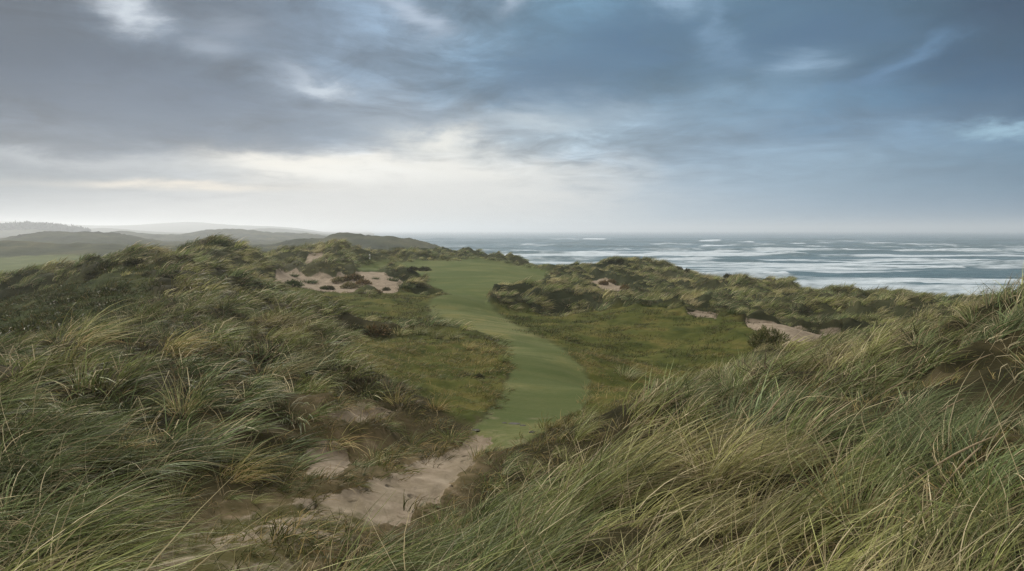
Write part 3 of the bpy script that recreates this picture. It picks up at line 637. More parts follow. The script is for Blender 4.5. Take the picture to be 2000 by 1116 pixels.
def scatter(name, label, cat, mat, variants, d0, d1, per_m2, mask, size=(.8,1.25), sink=0., seed=1, yawspread=.35, follow=.6, pxr=(-330,2330), expo=1.0, tuft=None, drybias=0., gust=.55, shorten=True, floor=.10, around=False, sidegold=0.):
    rg = np.random.default_rng(seed)
    umin, umax = lat(pxr[0]), lat(pxr[1])
    # candidate points even per area, thinned by the cover map
    area = (umax-umin)*(d1*d1-d0*d0)/2; n = int(area*per_m2)
    d = np.sqrt(rg.uniform(d0*d0, d1*d1, n)); px = rg.uniform(pxr[0], pxr[1], n)
    x = lat(px)*d
    keepp = sample(mask, px, d)
    keepp = keepp*(keepp>.08); dens = np.ones(n)
    if tuft is not None: dens = (floor+1.1*sstep(-.22,.28,fbm(x/tuft, d/tuft, 90+seed, 3)))*(.3+.9*sstep(-.15,.2,fbm(x/tuft*3.3, d/tuft*3.3, 190+seed, 2)))
    # fade in and out at band edges
    ok = (rg.uniform(0,1,n) < keepp*dens)
    zt = sample(Z, px, d); ok &= zt > 1.2
    if around:
        for ax_,ay_,ar_ in AVOID: ok &= (x-ax_)**2+(d-ay_)**2 > ar_*ar_*rg.uniform(.5,1.2,len(x))
    px, d, x, zt = px[ok], d[ok], x[ok], zt[ok]; n = len(px)
    nr = np.stack([sample(NRM[...,k], px, d) for k in range(3)],1); nr /= np.linalg.norm(nr,axis=1,keepdims=True)
    wave = fbm(x/7., d/7., 91, 3)
    yaw = .10-.55*sstep(900,500,px)*(d<45)+gust*1.1*wave+rg.normal(0,yawspread,n)
    patch = np.clip(.45+.95*fbm(x/3.5, d/6., 92, 3)+.45*fbm(x/28., d/28., 93, 2)+drybias+sidegold*sstep(1030,1180,px)+rg.normal(0,.12,n),0,1)
    s = rg.uniform(*size,n)*(1+.6*fbm(x/4., d/4., 94, 2))*(sample(tall,px,d) if shorten else 1.)
    me = bpy.data.meshes.new(name); me.vertices.add(n); me.vertices.foreach_set('co', np.stack([x,d,zt-sink],1).astype(np.float32).ravel())
    attr(me,'variant',rg.integers(0,len(variants),n),'INT'); attr(me,'turn',euler_from(frame(nr,yaw,follow)),'FLOAT_VECTOR')
    attr(me,'size',np.stack([s,s,s*rg.uniform(.85,1.15,n)],1),'FLOAT_VECTOR'); attr(me,'patch',patch)
    coll = bpy.data.collections.new(name+'_clumps')
    for v in variants:
        v.materials.clear(); v.materials.append(mat); ob = bpy.data.objects.new(name+'_clump', v); coll.objects.link(ob)
    o = link(name, me, mat, kind='stuff', label=label, cat=cat)
    md = o.modifiers.new('scatter','NODES'); md.node_group = gn_group(coll)
    print(name, n); return o
# ------------------------------------------------------------------ single plants and small objects one can point to
def thing_material(name, live, dry):
    m, t = material(name)
    tint = t.attr('tint'); h = t.attr('hgt'); oi = t.n('ShaderNodeObjectInfo'); f = t.m('FRACT', tint)
    col = t.mix(t.m('GREATER_THAN', tint, .9999), t.ramp(f, [(0.,live[0]),(.5,live[1]),(1.,live[2])]), t.ramp(f, [(0.,dry[0]),(.5,dry[1]),(1.,dry[2])]))
    col = t.mix(t.map(h,.5,1.,0.,.35), col, dry[1])
    col = t.mix(1., col, oi.outputs['Color'], 'MULTIPLY')
    p = t.n('ShaderNodeBsdfPrincipled', {'Base Color':col,'Roughness':.6}); p.inputs['Specular IOR Level'].default_value = .15
    tr = t.n('ShaderNodeBsdfTranslucent', {'Color':col})
    t.n('ShaderNodeOutputMaterial', {'Surface':t.n('ShaderNodeMixShader', {0:.18,1:p.outputs[0],2:tr.outputs[0]}).outputs[0]})
    return m
TM = thing_material('tussock_grass', MARRAM_LIVE, MARRAM_DRY)
SM = thing_material('shrub_leaves', [(.034,.040,.018),(.075,.082,.040),(.15,.155,.085)], [(.08,.06,.034),(.15,.115,.07),(.26,.21,.14)])
rt = np.random.default_rng(23)
def dome(rg, n, leaf, width, w, h):
    # leafy mound: short blades spread through the volume of a flattened dome, thicker outside
    th = rg.uniform(0,2*math.pi,n); ph = np.arccos(rg.uniform(0,1,n)); r = .55+.45*rg.uniform(0,1,n)**.5
    lump = 1+.22*np.sin(th*3+rg.uniform(0,6))+.15*np.sin(th*5+ph*4+rg.uniform(0,6))
    dirn = np.stack([np.sin(ph)*np.cos(th), np.sin(ph)*np.sin(th), np.cos(ph)],1)
    p = dirn*(r*lump)[:,None]*np.array([w,w,h])
    dv = dirn*np.array([.8,.8,1.])+rg.normal(0,.45,(n,3))+np.array([.25,0,.35]); dv /= np.linalg.norm(dv,axis=1,keepdims=True)
    L = leaf*rg.uniform(.6,1.4,n); side = np.cross(dv, rg.normal(0,1,(n,3))); side /= np.linalg.norm(side,axis=1,keepdims=True)
    a = p; b = p+dv*(L*.55)[:,None]; c_ = p+dv*L[:,None]+rg.normal(0,.12,(n,3))*L[:,None]; s = side*width/2
    Vv = np.stack([a-s*.5,a+s*.5,b-s,b+s,c_-s*.25,c_+s*.25],1); base = np.arange(n)[:,None]*6
    q = np.concatenate([base+np.array([0,1,3,2]), base+np.array([2,3,5,4])])
    tint = rg.uniform(0,1,n); tint = np.where(rg.uniform(0,1,n)<.22, 1+rg.uniform(0,1,n), tint)
    return Vv.reshape(-1,3), q, np.repeat(tint,6), np.tile(np.array([0,0,.5,.5,1,1.]),n)
def stems(rg, n, w, h):
    Vs,Qs,o = [],[],0
    for i in range(n):
        a = rg.uniform(0,6.28); tip = np.array([math.cos(a)*w*.7, math.sin(a)*w*.7, h*.75])
        for k in range(4):
            f = k/3; p = tip*np.array([f,f,f**.8]); rr = .022*(1-.7*f)*(w/.6)
            Vs += [p+np.array([math.cos(b)*rr, math.sin(b)*rr, 0]) for b in (0,1.57,3.14,4.71)]
        for k in range(3):
            for j in range(4): Qs.append([o+k*4+j, o+k*4+(j+1)%4, o+k*4+4+(j+1)%4, o+k*4+4+j])
        o += 16
    return np.array(Vs), np.array(Qs)
PR = {}
for k in range(4):
    PR['spiky',k] = (clump_mesh('spiky_blades',[clump(rt,90,(.6,1.05),.010,.13,.12+.08*k,.85,6,.9,.12)]), clump_mesh('dry_blades',[clump(rt,36,(.35,.8),.009,.16,.15,1.2,5,1.7,1.)]), 1.25)
    PR['droopy',k] = (clump_mesh('drooping_blades',[clump(rt,100,(.6,1.),.010,.15,.3,1.15,6,1.9,.2)]), clump_mesh('dry_blades',[clump(rt,36,(.4,.8),.009,.2,.2,1.4,5,2.2,1.)]), 1.35)
    PR['blown',k] = (clump_mesh('blown_blades',[clump(rt,100,(.7,1.2),.010,.2,1.15,.5,6,1.1,.25)]), clump_mesh('dry_blades',[clump(rt,36,(.35,.8),.009,.22,.6,.9,5,1.7,1.)]), 1.4)
    PR['tuft',k] = (clump_mesh('tuft_blades',[clump(rt,130,(.5,1.),.022,.25,.5,.8,4,1.1,.25)]), None, 1.2)
    PR['shrub',k] = (clump_mesh('foliage',[dome(rt,1900,.12,.03,.6,.55)]), fast_mesh('stems',*stems(rt,7,.6,.55)), 1.25)
    PR['bushy',k] = (clump_mesh('bushy_blades',[clump(rt,260,(.35,.75),.026,.5,.35,.9,4,1.2,.15)]), None, 1.5)
    PR['heath',k] = (clump_mesh('heath_foliage',[dome(rt,1100,.12,.04,.6,.34)]), None, 1.25)
WOOD, _t = material('shrub_stem')
_p = _t.n('ShaderNodeBsdfPrincipled', {'Base Color':_t.ramp(_t.noise(_t.n('ShaderNodeTexCoord').outputs['Object'],14.,4,.6),[(.3,(.03,.022,.016)),(.7,(.09,.07,.05))]),'Roughness':.9}); _t.n('ShaderNodeOutputMaterial',{'Surface':_p.outputs[0]})
COL = {'moss':(.62,.74,.5),'pale':(1.6,1.6,1.5),'straw':(1.55,1.4,1.15),'green':(.75,.95,.6),'dark':(.62,.65,.52),'grey':(1.25,1.3,1.3),'brown':(1.2,.98,.76),'plain':(1,1,1),'red':(1.45,1.1,.9),'ash':(1.9,1.75,1.6)}
_k = 0
def plant(kind, px, py, wpx, tone, name, label, cat, group=None, tallness=1.):
    global _k; _k += 1
    d = hit(px, py) or 10.
    x,y,z = ground(px, d)
    x,y,z = float(x),float(y),float(z)
    if kind in ('spiky','droopy','blown'): AVOID.append((x,y,.42*wpx/F*d))
    a,b,nom = PR[kind, _k%4]
    mat = SM if kind in ('bushy','heath') else TM
    s = wpx/F*d/nom*(.85 if kind in ('bushy','heath') else 1.)
    o = link(name, a, mat, label=label, cat=cat, group=group)
    o.location = (x,y,z-.03*s); o.scale = (s,s,s*tallness); o.rotation_euler = (0,0,0.4*math.sin(_k*2.3) if kind!='shrub' else _k*1.3)
    o.color = (*COL[tone],1)
    if b is not None and d < 60:
        ch = link('stems' if kind=='shrub' else 'dry_blades', b, WOOD if kind=='shrub' else mat, parent=o); ch.color = (*COL['straw' if kind!='shrub' else 'plain'],1)
    return o
GT = 'marram tussocks standing alone'
T_ = 'grass_tussock'
for a in [
 ('spiky',345,805,150,'pale',T_,'tall pale spiky tussock fanning upright on the left dune','tussock',GT,1.15),
 ('droopy',215,875,185,'straw',T_,'straw coloured tussock with long blades drooping all round like a fountain','tussock',GT),
 ('spiky',40,850,130,'grey',T_,'grey spiky tussock at the far left edge of the photo','tussock',GT),
 ('blown',140,672,210,'pale',T_,'long pale tussock combed to the right on the crest before the dark mossy slope','tussock',GT),
 ('blown',330,690,170,'straw',T_,'sunbleached wind-combed tussock on the crest of the left dune','tussock',GT),
 ('blown',520,735,170,'plain',T_,'olive wind-combed tussock between crest and sand patch on the left dune','tussock',GT),
 ('droopy',650,792,120,'dark',T_,'dark drooping tussock overhanging the upper sand patch','tussock',GT),
 ('droopy',705,800,70,'grey',T_,'small grey tussock growing in the middle of the upper sand patch','tussock',GT),
 ('spiky',775,790,95,'straw',T_,'ragged dry tussock at the right end of the upper sand patch','tussock',GT),
 ('spiky',850,800,80,'brown',T_,'brown tussock where the dune grass meets the green rough','tussock',GT),
 ('droopy',880,860,110,'green',T_,'green tussock with arched blades just left of the bottom of the mown fairway','tussock',GT),
 ('droopy',800,868,120,'dark',T_,'dark tussock above the upper end of the sandy path','tussock',GT),
 ('droopy',725,900,130,'grey',T_,'silvery drooping tussock hanging over the sandy path','tussock',GT),
 ('droopy',640,872,150,'straw',T_,'broad tussock on the lip directly above the shaded sand bank','tussock',GT),
 ('spiky',545,930,120,'dark',T_,'dark spiky tussock left of the shaded sand bank','tussock',GT),
 ('blown',440,935,190,'straw',T_,'long straw tussock lying over toward the sandy path','tussock',GT),
 ('spiky',330,975,150,'dark',T_,'dark tussock below the fountain shaped tussock on the lower left dune','tussock',GT),
 ('droopy',110,1000,190,'dark',T_,'big dark tussock in the lower left corner of the photo','tussock',GT),
 ('spiky',955,955,85,'green',T_,'short dense green tussock standing on the right edge of the path','tussock',GT,.7),
 ('droopy',1282,825,80,'brown',T_,'rounded brown tussock beside the foot of the mown fairway','tussock',GT,.6),
 ('spiky',860,1030,130,'green',T_,'upright green tussock on the grassy side of the sandy path','tussock',GT,.8),
 ('droopy',690,1100,190,'dark',T_,'dark tussock at the bottom of the photo in front of the trampled track','tussock',GT,.7),
 ('spiky',1690,1010,330,'grey',T_,'tall green spray of stiff upright blades in front of the right dune','tussock',GT,1.15),
 ('spiky',1945,1000,260,'green',T_,'dark green upright spray of blades at the right edge of the photo','tussock',GT,1.1),
 ('droopy',1480,1010,260,'straw',T_,'collapsed straw tussock in the bottom right grass','tussock',GT,.7),
 ('blown',1780,640,110,'dark',T_,'dark wind-bent tussock on the skyline ridge of the right dune','tussock',GT),
 ('blown',1900,600,130,'plain',T_,'tallest wind-bent tussock against the sea on the right dune','tussock',GT),
 ('tuft',1230,738,60,'grey',T_,'grey tuft in the golden rough below the right dune','tussock',GT),
 ('tuft',1340,760,70,'green',T_,'dark green tuft where the golden rough meets the right dune','tussock',GT),
 ('tuft',1420,735,75,'grey',T_,'silvery tuft at the top of the golden rough near the right dune','tussock',GT),
 ('tuft',705,668,26,'pale',T_,'single pale tuft in front of the two purple heather bushes','tussock',GT),
 ('tuft',780,655,42,'pale',T_,'pale tuft at the left end of the grassy bank beside the fairway','tussock',GT),
 ('tuft',820,652,40,'grey',T_,'grey tuft second from the left on the grassy bank beside the fairway','tussock',GT),
 ('tuft',850,662,44,'dark',T_,'dark tuft in the middle of the grassy bank beside the fairway','tussock',GT),
 ('tuft',885,662,36,'grey',T_,'grey tuft right of the dark one on the grassy bank beside the fairway','tussock',GT),
 ('tuft',915,682,34,'straw',T_,'straw tuft on the lower face of the grassy bank beside the fairway','tussock',GT),
 ('tuft',950,690,36,'straw',T_,'dry tuft near the fairway end of the grassy bank','tussock',GT),
 ('tuft',982,705,38,'green',T_,'last green tuft of the grassy bank right at the fairway edge','tussock',GT),
 ('heath',690,650,50,'dark','heather_bush','blackish heather bush, the darker of the two left of the fairway','heather','heather bushes by the fairway'),
 ('heath',730,653,62,'brown','heather_bush','purplish brown heather bush, the wider of the two left of the fairway','heather','heather bushes by the fairway'),
 ('heath',935,738,24,'dark','heather_bush','small dark bush alone in the green rough inside the fairway bend','heather'),
 ('shrub',1503,676,70,'dark','round_shrub','dark round shrub at the foot of the right sand blowout','shrub'),
 ('bushy',1345,607,42,'dark','dune_shrub','dark shrub at the left end of the ridge over the sand ledge','shrub','shrubs along the blowout ridge'),
 ('bushy',1300,600,40,'green','dune_shrub','low dark shrub on the brow above the golden mound','shrub','shrubs along the blowout ridge'),
 ('bushy',1440,612,46,'green','dune_shrub','shrub on the ridge between sand ledge and sand blowout','shrub','shrubs along the blowout ridge'),
 ('bushy',1590,650,50,'dark','dune_shrub','dark overhanging shrub at the right end of the sand blowout','shrub','shrubs along the blowout ridge'),
 ('bushy',603,553,40,'green','bunker_shrub','dark round shrub reaching down into the large bunker from the left','shrub','shrubs around the large bunker'),
 ('bushy',572,540,30,'green','bunker_shrub','shrub on the top left rim of the large bunker','shrub','shrubs around the large bunker'),
 ('heath',632,566,18,'green','bunker_shrub','tiny green clump on the front lip of the large bunker','shrub','shrubs around the large bunker',1.4),
 ('heath',643,566,20,'dark','bunker_shrub','small dark clump on the front lip of the large bunker, right of the tiny one','shrub','shrubs around the large bunker',1.4),
 ('heath',570,560,44,'green','bunker_shrub','flat green clump on the front left lip of the large bunker','shrub','shrubs around the large bunker'),
 ('heath',662,551,36,'ash','bunker_shrub','ash grey scrub on the left of the island in the large bunker','shrub','shrubs around the large bunker'),
 ('heath',690,547,44,'brown','bunker_shrub','brown scrub at the top of the island in the large bunker','shrub','shrubs around the large bunker'),
 ('heath',682,563,40,'ash','bunker_shrub','ash grey scrub at the foot of the island in the large bunker','shrub','shrubs around the large bunker'),
 ('heath',708,556,34,'red','bunker_shrub','reddish scrub on the right of the island in the large bunker','shrub','shrubs around the large bunker'),
 ('bushy',732,545,20,'green','bunker_shrub','small round tuft alone on the sand at the back of the large bunker','shrub','shrubs around the large bunker'),
 ('bushy',766,549,32,'green','bunker_shrub','upright dark shrub at the back right corner of the large bunker','shrub','shrubs around the large bunker',1.3),
 ('bushy',792,562,44,'green','bunker_shrub','widest dark shrub standing right of the large bunker','shrub','shrubs around the large bunker'),
 ('bushy',818,565,32,'dark','bunker_shrub','dark shrub on the fairway side of the widest bunker shrub','shrub','shrubs around the large bunker'),
 ('heath',753,568,18,'plain','bunker_shrub','small clump at the front right end of the bunker sand','shrub','shrubs around the large bunker',1.3),
 ('heath',735,573,24,'brown','bunker_shrub','brown clump on the front lip just left of the sand\'s right end','shrub','shrubs around the large bunker'),
 ('heath',806,529,26,'dark','rough_clump','left part of the flat dark scrub strip lying on the upper fairway','scrub','scrub strip on the upper fairway'),
 ('heath',828,529,28,'dark','rough_clump','right part of the flat dark scrub strip lying on the upper fairway','scrub','scrub strip on the upper fairway'),
 ('bushy',1157,559,20,'green','hollow_shrub','green shrub at the left rim of the small sand hollow','shrub','shrubs in the small sand hollow'),
 ('heath',1180,557,22,'red','hollow_shrub','reddish mound at the top of the small sand hollow','shrub','shrubs in the small sand hollow',1.4),
 ('heath',1196,553,20,'brown','hollow_shrub','brown mound behind the reddish one in the small sand hollow','shrub','shrubs in the small sand hollow',1.3),
 ('heath',1221,566,22,'red','hollow_shrub','reddish brown mound at the right rim of the small sand hollow','shrub','shrubs in the small sand hollow',1.4),
 ('bushy',1145,548,24,'dark','hollow_shrub','dark shrub above and left of the small sand hollow','shrub','shrubs in the small sand hollow'),
 ('bushy',1120,572,46,'plain','hollow_shrub','broad green shrub on the mound in front of the small sand hollow','shrub','shrubs in the small sand hollow'),
 ('bushy',1060,575,40,'grey','mound_shrub','pale shrub on top of the grassy mound right of the fairway','shrub','shrubs on the mound by the fairway'),
 ('bushy',985,590,34,'pale','mound_shrub','silvery shrub at the fairway end of the grassy mound','shrub','shrubs on the mound by the fairway'),
 ('bushy',1020,588,36,'plain','mound_shrub','olive shrub in the middle of the grassy mound right of the fairway','shrub','shrubs on the mound by the fairway'),
 ('heath',1212,514,18,'dark','skyline_shrub','dark shrub left of the summit of the sea dune','shrub','shrubs on the sea dune skyline',1.3),
 ('heath',1193,513,16,'dark','skyline_shrub','leftmost dark shrub on the skyline of the sea dune','shrub','shrubs on the sea dune skyline',1.3),
 ('heath',1307,524,16,'dark','skyline_shrub','highest of the dark shrubs running down right of the sea dune summit','shrub','shrubs on the sea dune skyline',1.5),
 ('heath',1325,529,18,'dark','skyline_shrub','second dark shrub down right of the sea dune summit','shrub','shrubs on the sea dune skyline',1.5),
 ('heath',1343,535,18,'dark','skyline_shrub','third dark shrub down right of the sea dune summit','shrub','shrubs on the sea dune skyline',1.5),
 ('heath',1398,542,20,'dark','skyline_shrub','dark shrub in the dip of the sea dune skyline','shrub','shrubs on the sea dune skyline',1.4),
 ('heath',1422,543,20,'dark','skyline_shrub','dark shrub right of the dip in the sea dune skyline','shrub','shrubs on the sea dune skyline',1.4),
 ('tuft',1640,570,34,'dark','skyline_tuft','dark upright tuft on the skyline in front of the surf','tussock','tufts on the right skyline',.9),
 ('tuft',1690,577,38,'dark','skyline_tuft','blunt dark tuft on the skyline just right of the upright one','tussock','tufts on the right skyline',.9),
 ('tuft',1770,582,50,'plain','skyline_tuft','long low tuft on the skyline before it meets the right dune','tussock','tufts on the right skyline',.8),
 ('heath',213,520,40,'dark','hill_scrub','black scrub on the shoulder of the left hill above the mossy slope','scrub','scrub on the left hill'),
 ('heath',262,518,44,'dark','hill_scrub','black scrub right of the shoulder on the left hill','scrub','scrub on the left hill'),
 ('heath',185,540,34,'dark','hill_scrub','small dark scrub lower down the shoulder of the left hill','scrub','scrub on the left hill'),
 ('heath',290,540,32,'grey','hill_scrub','grey round scrub at the edge of the mossy slope','scrub','scrub on the left hill'),
 ('heath',430,480,40,'green','hill_scrub','scrub on the very top of the left hill','scrub','scrub on the left hill'),
 ]: plant(*a)

# seed stalks of the marram: stalk with a spindle-shaped head
def stalk_meshes(rg, L):
    n = 9; p = np.zeros(3); d = np.array([.55+rg.uniform(-.2,.2), rg.uniform(-.2,.2), 1.]); pts = []
    for k in range(n+1):
        pts.append(p.copy()); dd = d+np.array([.55,0,-.35])*(k/n)*1.2; p = p+dd/np.linalg.norm(dd)*L/n
    pts = np.array(pts)
    def tube(P, rad):
        Vs = []; 
        for i,q in enumerate(P):
            tg = P[min(i+1,len(P)-1)]-P[max(i-1,0)]; tg /= np.linalg.norm(tg); s = np.cross(tg,(0,1,0)); s /= np.linalg.norm(s); u = np.cross(tg,s)
            Vs += [q+(s*math.cos(a)+u*math.sin(a))*rad[i] for a in np.arange(6)*math.pi/3]
        m = len(P); Q = [[i*6+j,i*6+(j+1)%6,i*6+6+(j+1)%6,i*6+6+j] for i in range(m-1) for j in range(6)]
        return fast_mesh('seed_stalk', Vs, Q)
    k0 = 6; st = tube(pts[:k0+1], [.0028]*(k0+1))
    f = np.linspace(0,1,14); hp = np.stack([np.interp(f*(n-k0)+k0, np.arange(n+1), pts[:,i]) for i in range(3)],1)
    hd = tube(hp, [.0068*max(.12,math.sin(math.pi*min(1,.12+.88*t_))**.6)*(1+.15*(i%2)) for i,t_ in enumerate(f)])
    return st, hd
SH, _t = material('seed_head')
_c = _t.ramp(_t.noise(_t.n('ShaderNodeTexCoord').outputs['Object'],90.,3,.6),[(.3,(.15,.105,.055)),(.7,(.34,.26,.15))])
_p = _t.n('ShaderNodeBsdfPrincipled',{'Base Color':_c,'Roughness':.8}); _t.n('ShaderNodeOutputMaterial',{'Surface':_p.outputs[0]})
sm_ = [stalk_meshes(rt, L) for L in (1.05,1.2,.95,1.3)]
for i,(px,py,lab,sc) in enumerate([
 (1715,700,'tall seed stalk of a near pair on the face of the right dune',1.),(1722,705,'shorter seed stalk of the pair before the dark hollow of the right dune',.85),(1770,690,'arched seed stalk with its long head pointing up the right dune',1.),
 (1865,690,'lone upright seed stalk highest on the right dune face',1.),(1735,745,'seed stalk with bent head below the pair on the right dune',.9),(1745,765,'brown seed stalk lying among blades under the bent one',.9),
 (1840,770,'long drooping seed stalk with a pale head in mid slope of the right dune',1.1),(1560,790,'thin seed stalk at the lower edge of the right dune near the rough',.8),(1370,845,'seed stalk nearest to the mown fairway',.7),
 (1670,850,'brown seed stalk standing over the grey spray of blades',1.),(1780,880,'seed stalk right of the grey spray of blades',1.),(1440,965,'thick pale seed head bent flat over the straw tussock',1.2),
 (1400,960,'slim seed head left of the flat bent one',.9),(1690,1080,'large brown seed head at the bottom right of the photo',1.2),(1800,1060,'seed stalk leaning away in the bottom right corner',1.1),(1560,900,'seed stalk in the middle of the near right grass',.9)]):
    d = hit(px,py) or 6.; x,y,z = ground(px,d); st,hd = sm_[i%4]
    o = link('seed_stalk', st, SH, label=lab, cat='seed stalk', group='seed stalks on the right dune'); o.location = (float(x),float(y),float(z)); o.scale = (sc,)*3; o.rotation_euler = (0,0,.5*math.sin(i*1.9))
    link('seed_head', hd, SH, parent=o)

# stones, post
SN, _t = material('stone')
_c = _t.ramp(_t.noise(_t.n('ShaderNodeTexCoord').outputs['Object'],3.,5,.6),[(.3,(.03,.027,.022)),(.7,(.09,.08,.065))])
_p = _t.n('ShaderNodeBsdfPrincipled',{'Base Color':_c,'Roughness':.9}); _t.n('ShaderNodeOutputMaterial',{'Surface':_p.outputs[0]})
def stone(px, py, w, hgt, label, seed):
    import bmesh
    bm = bmesh.new(); bmesh.ops.create_icosphere(bm, subdivisions=3, radius=1.)
    me = bpy.data.meshes.new('stone'); bm.to_mesh(me); bm.free()
    co = np.array([v.co[:] for v in me.vertices]); f = 1+.28*fbm(co[:,0]*1.3+seed, co[:,1]*1.3+co[:,2], seed, 3)
    co *= f[:,None]*np.array([w*.5,w*.33,hgt*.5]); me.vertices.foreach_set('co', co.astype(np.float32).ravel()); me.update()
    for p_ in me.polygons: p_.use_smooth = True
    d = hit(px,py) or 17.; x,y,z = ground(px,d)
    o = link('flat_stone', me, SN, label=label, cat='stone', group='stones on the path'); o.location = (float(x),float(y),float(z)+hgt*.1); return o
stone(1005,829,.30,.035,'largest flat dark stone lying across the foot of the mown fairway',1)
stone(1022,832,.15,.035,'smaller dark stone right of the largest one at the foot of the fairway',2)
stone(985,827,.13,.03,'small stone left of the largest one at the foot of the fairway',3)
stone(1040,845,.15,.05,'small stone low at the right of the worn turf',4)
stone(928,842,.20,.05,'stone on the sandy scrape at the left foot of the fairway',5)
WP, _t = material('white_paint')
_p = _t.n('ShaderNodeBsdfPrincipled',{'Base Color':_t.ramp(_t.noise(_t.n('ShaderNodeTexCoord').outputs['Object'],5.,3),[(.3,(.5,.5,.46)),(.7,(.7,.7,.66))]),'Roughness':.6}); _t.n('ShaderNodeOutputMaterial',{'Surface':_p.outputs[0]})
def post(px, py, h, r, label):
    a = np.arange(10)*math.tau/10; prof = [(-.25,r),(h*.9,r),(h*.97,r*.8),(h,r*.2)]
    Vs = [(math.cos(b)*rr, math.sin(b)*rr, zz_) for zz_,rr in prof for b in a]
    Q = [[i*10+j,i*10+(j+1)%10,i*10+10+(j+1)%10,i*10+10+j] for i in range(3) for j in range(10)]
    me = fast_mesh('marker_post', Vs, Q); d = hit(px,py) or 90.; x,y,z = ground(px,d)
    o = link('marker_post', me, WP, label=label, cat='post'); o.location = (float(x),float(y),float(z))
post(722,509,.62,.09,'short white marker post at the left edge of the upper fairway')

# the wood on the far ridge
def wood():
    rg = np.random.default_rng(5); Vs=[];Qs=[];o=0
    for i in range(420):
        px = rg.uniform(-260,170); d = rg.uniform(1440,1540); x,y,z = [float(v) for v in ground(px,d)]
        Rr = rg.uniform(5,9); hh = rg.uniform(5,9)*(1 if px<120 else max(.45,1-(px-120)/90))
        n = 34; dv = rg.normal(0,1,(n,3)); dv /= np.linalg.norm(dv,axis=1,keepdims=True); dv[:,2] = np.abs(dv[:,2])*.9
        cpt = np.array([x,y,z+hh*.25])+dv*np.array([Rr,Rr,hh*.8])
        for c_ in cpt:
            a = rg.normal(0,1,(4,3))*3.2; Vs += [c_+a[k] for k in range(4)]; Qs.append([o,o+1,o+2,o+3]); o += 4
    me = fast_mesh('distant_wood', Vs, Qs, False)
    m,t = material('wood_foliage'); pos = t.n('ShaderNodeNewGeometry').outputs['Position']
    p = t.n('ShaderNodeBsdfPrincipled',{'Base Color':t.ramp(t.noise(pos,.12,3),[(.3,(.014,.022,.013)),(.7,(.035,.045,.025))]),'Roughness':.9}); t.n('ShaderNodeOutputMaterial',{'Surface':p.outputs[0]})
    link('distant_wood', me, m, kind='stuff', label='dark misty wood along the far left ridge', cat='wood')
wood()
rgc = np.random.default_rng(11)
def V_(n, name, fn): return [clump_mesh(name, fn(k)) for k in range(n)]
def lock(k, n, length, width, radius, lean, splay, seg):
    # one wind-swept lock: blades sharing a lean, with a few strays
    ln = lean*(.75+.18*(k%4)); sw = .45*((k*37)%7-3)/3
    return [clump(rgc, n, length, width, radius, ln, splay, seg, .85+.1*(k%3), .16, wind=(math.cos(sw),math.sin(sw))),
            clump(rgc, max(3,n//5), (length[0]*.8,length[1]*.9), width*.9, radius*1.3, .35, .95, seg, 1.2, .75)]
near_v = V_(10,'marram_near', lambda k: lock(k, 34, (.7,1.2), .0085, .11, 1.5, .22, 6))
mid_v = V_(10,'marram_mid', lambda k: lock(k, 30, (.65,1.15), .0155, .15, 1.35, .26, 4))
far_v = V_(8,'marram_far', lambda k: [clump(rgc, 40, (.55,1.15), .036, .38, 1.0, .35, 3, 1.0, .2), clump(rgc, 8, (.3,.6), .03, .5, .4, .9, 3, 1.2, .6)])
low_v = V_(6,'turf_near', lambda k: [clump(rgc, 55, (.12,.36), .010, .26, .7, .8, 3, 1.5, .35)])
lowf_v = V_(6,'turf_far', lambda k: [clump(rgc, 70, (.12,.34), .02, .6, .5, .8, 2, 1.3, .35)])
md = np.clip(m_dune*1.0+0,0,1)
mr = np.clip(m_rough-m_moss,0,1)
mshort = np.clip(m_dune*(1-tall)*1.6,0,1)*near
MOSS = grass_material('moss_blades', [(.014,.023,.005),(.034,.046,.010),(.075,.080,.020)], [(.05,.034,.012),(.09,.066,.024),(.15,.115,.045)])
scatter('marram_grass','long wind-combed marram grass covering the near dunes','grass',GMAT,near_v,1.6,9.5,21,md,(.75,1.3),0,1,.28,.62,tuft=1.5,floor=.2,around=True)
scatter('marram_grass','grey green marram grass covering the middle dunes','grass',GMAT,mid_v,9,31,8.5,md,(.6,1.35),0,2,.45,.6,tuft=2.4,floor=.08,around=True)
scatter('marram_grass','distant marram grass covering the dunes by the sea and bunker','grass',GMAT,far_v,30,135,2.3,md*near,(.75,1.3),0,3,.3,.5,tuft=4.5,floor=.45)
scatter('rough_grass','short golden and green rough grass beside the mown fairway','grass',TURF,low_v,3,31,11,np.clip(mr*1.0+m_track*.5+md*.35+mshort,0,1),(.7,1.3),0,4,.8,.9,tuft=1.2,gust=1.,shorten=False,floor=.5,sidegold=.3)
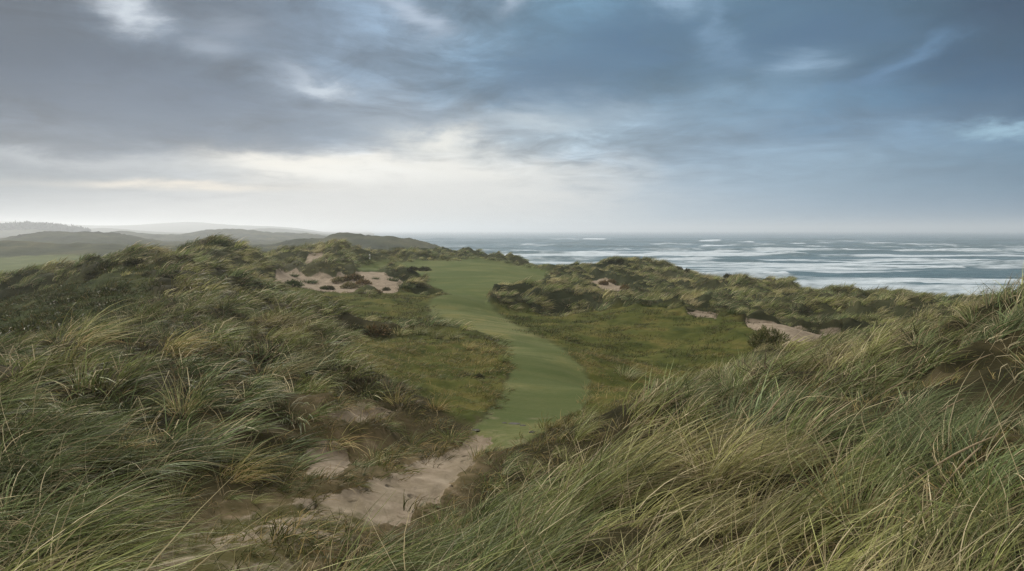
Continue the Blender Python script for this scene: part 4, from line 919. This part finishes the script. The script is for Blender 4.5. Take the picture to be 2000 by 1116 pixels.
scatter('rough_grass','short rough grass on the far mounds round the green','grass',TURF,lowf_v,30,95,2.4,np.clip(mr+mshort,0,1),(.7,1.3),0,5,.8,.9,tuft=3.,shorten=False,floor=.4,sidegold=.25)

tus_v = V_(6,'marram_tussock', lambda k: [clump(rgc, 60, (.5,1.0), .012, .11, .25+.1*k, .95, 5, 1.35, .3), clump(rgc, 18, (.25,.5), .011, .2, .2, 1.2, 4, 1.5, .9)])
scatter('marram_tussocks','spiky marram tussocks standing out of the lower dune grass','grass',GMAT,tus_v,3.5,32,1.3,np.clip(m_dune+m_rough*.15,0,1),(.6,1.15),0,6,1.4,.3,tuft=5.,gust=.8,around=True)
HEATH = grass_material('heath_sprigs', [(.034,.042,.018),(.068,.075,.034),(.12,.12,.06)], [(.07,.05,.028),(.12,.09,.055),(.2,.16,.10)])
heath_v = V_(5,'heath', lambda k: [clump(rgc, 110, (.16,.5), .03, .45, .12, 1.3, 2, .6, .4)])
scatter('heath_scrub','dark low heath scrub growing between the dune grasses','scrub',HEATH,heath_v,14,130,.55,np.clip(m_dune*near-.1*m_rough,0,1),(.6,1.5),0,7,3.,.7,tuft=7.,gust=0.)

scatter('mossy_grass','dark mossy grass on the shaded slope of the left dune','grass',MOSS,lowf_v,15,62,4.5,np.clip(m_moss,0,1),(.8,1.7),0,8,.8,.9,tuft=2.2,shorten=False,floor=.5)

MOWN = grass_material('mown_blades', [(.055,.068,.014),(.105,.114,.028),(.17,.165,.05)], [(.15,.12,.045),(.22,.18,.07),(.30,.24,.11)], [(0.,(.072,.094,.036)),(.3,(.118,.134,.054)),(.6,(.182,.180,.080)),(1.,(.30,.262,.135))])
mown_v = V_(5,'mown_turf', lambda k: [clump(rgc, 130, (.025,.06), .008, .34, .4, .6, 2, .6, .12)])
scatter('mown_grass','close mown turf of the fairway bending through the dunes','grass',MOWN,mown_v,11,48,7,np.clip(m_fair1*1.,0,1),(.8,1.4),0,9,3.,.95,tuft=1.5,shorten=False,floor=.5,gust=0.)
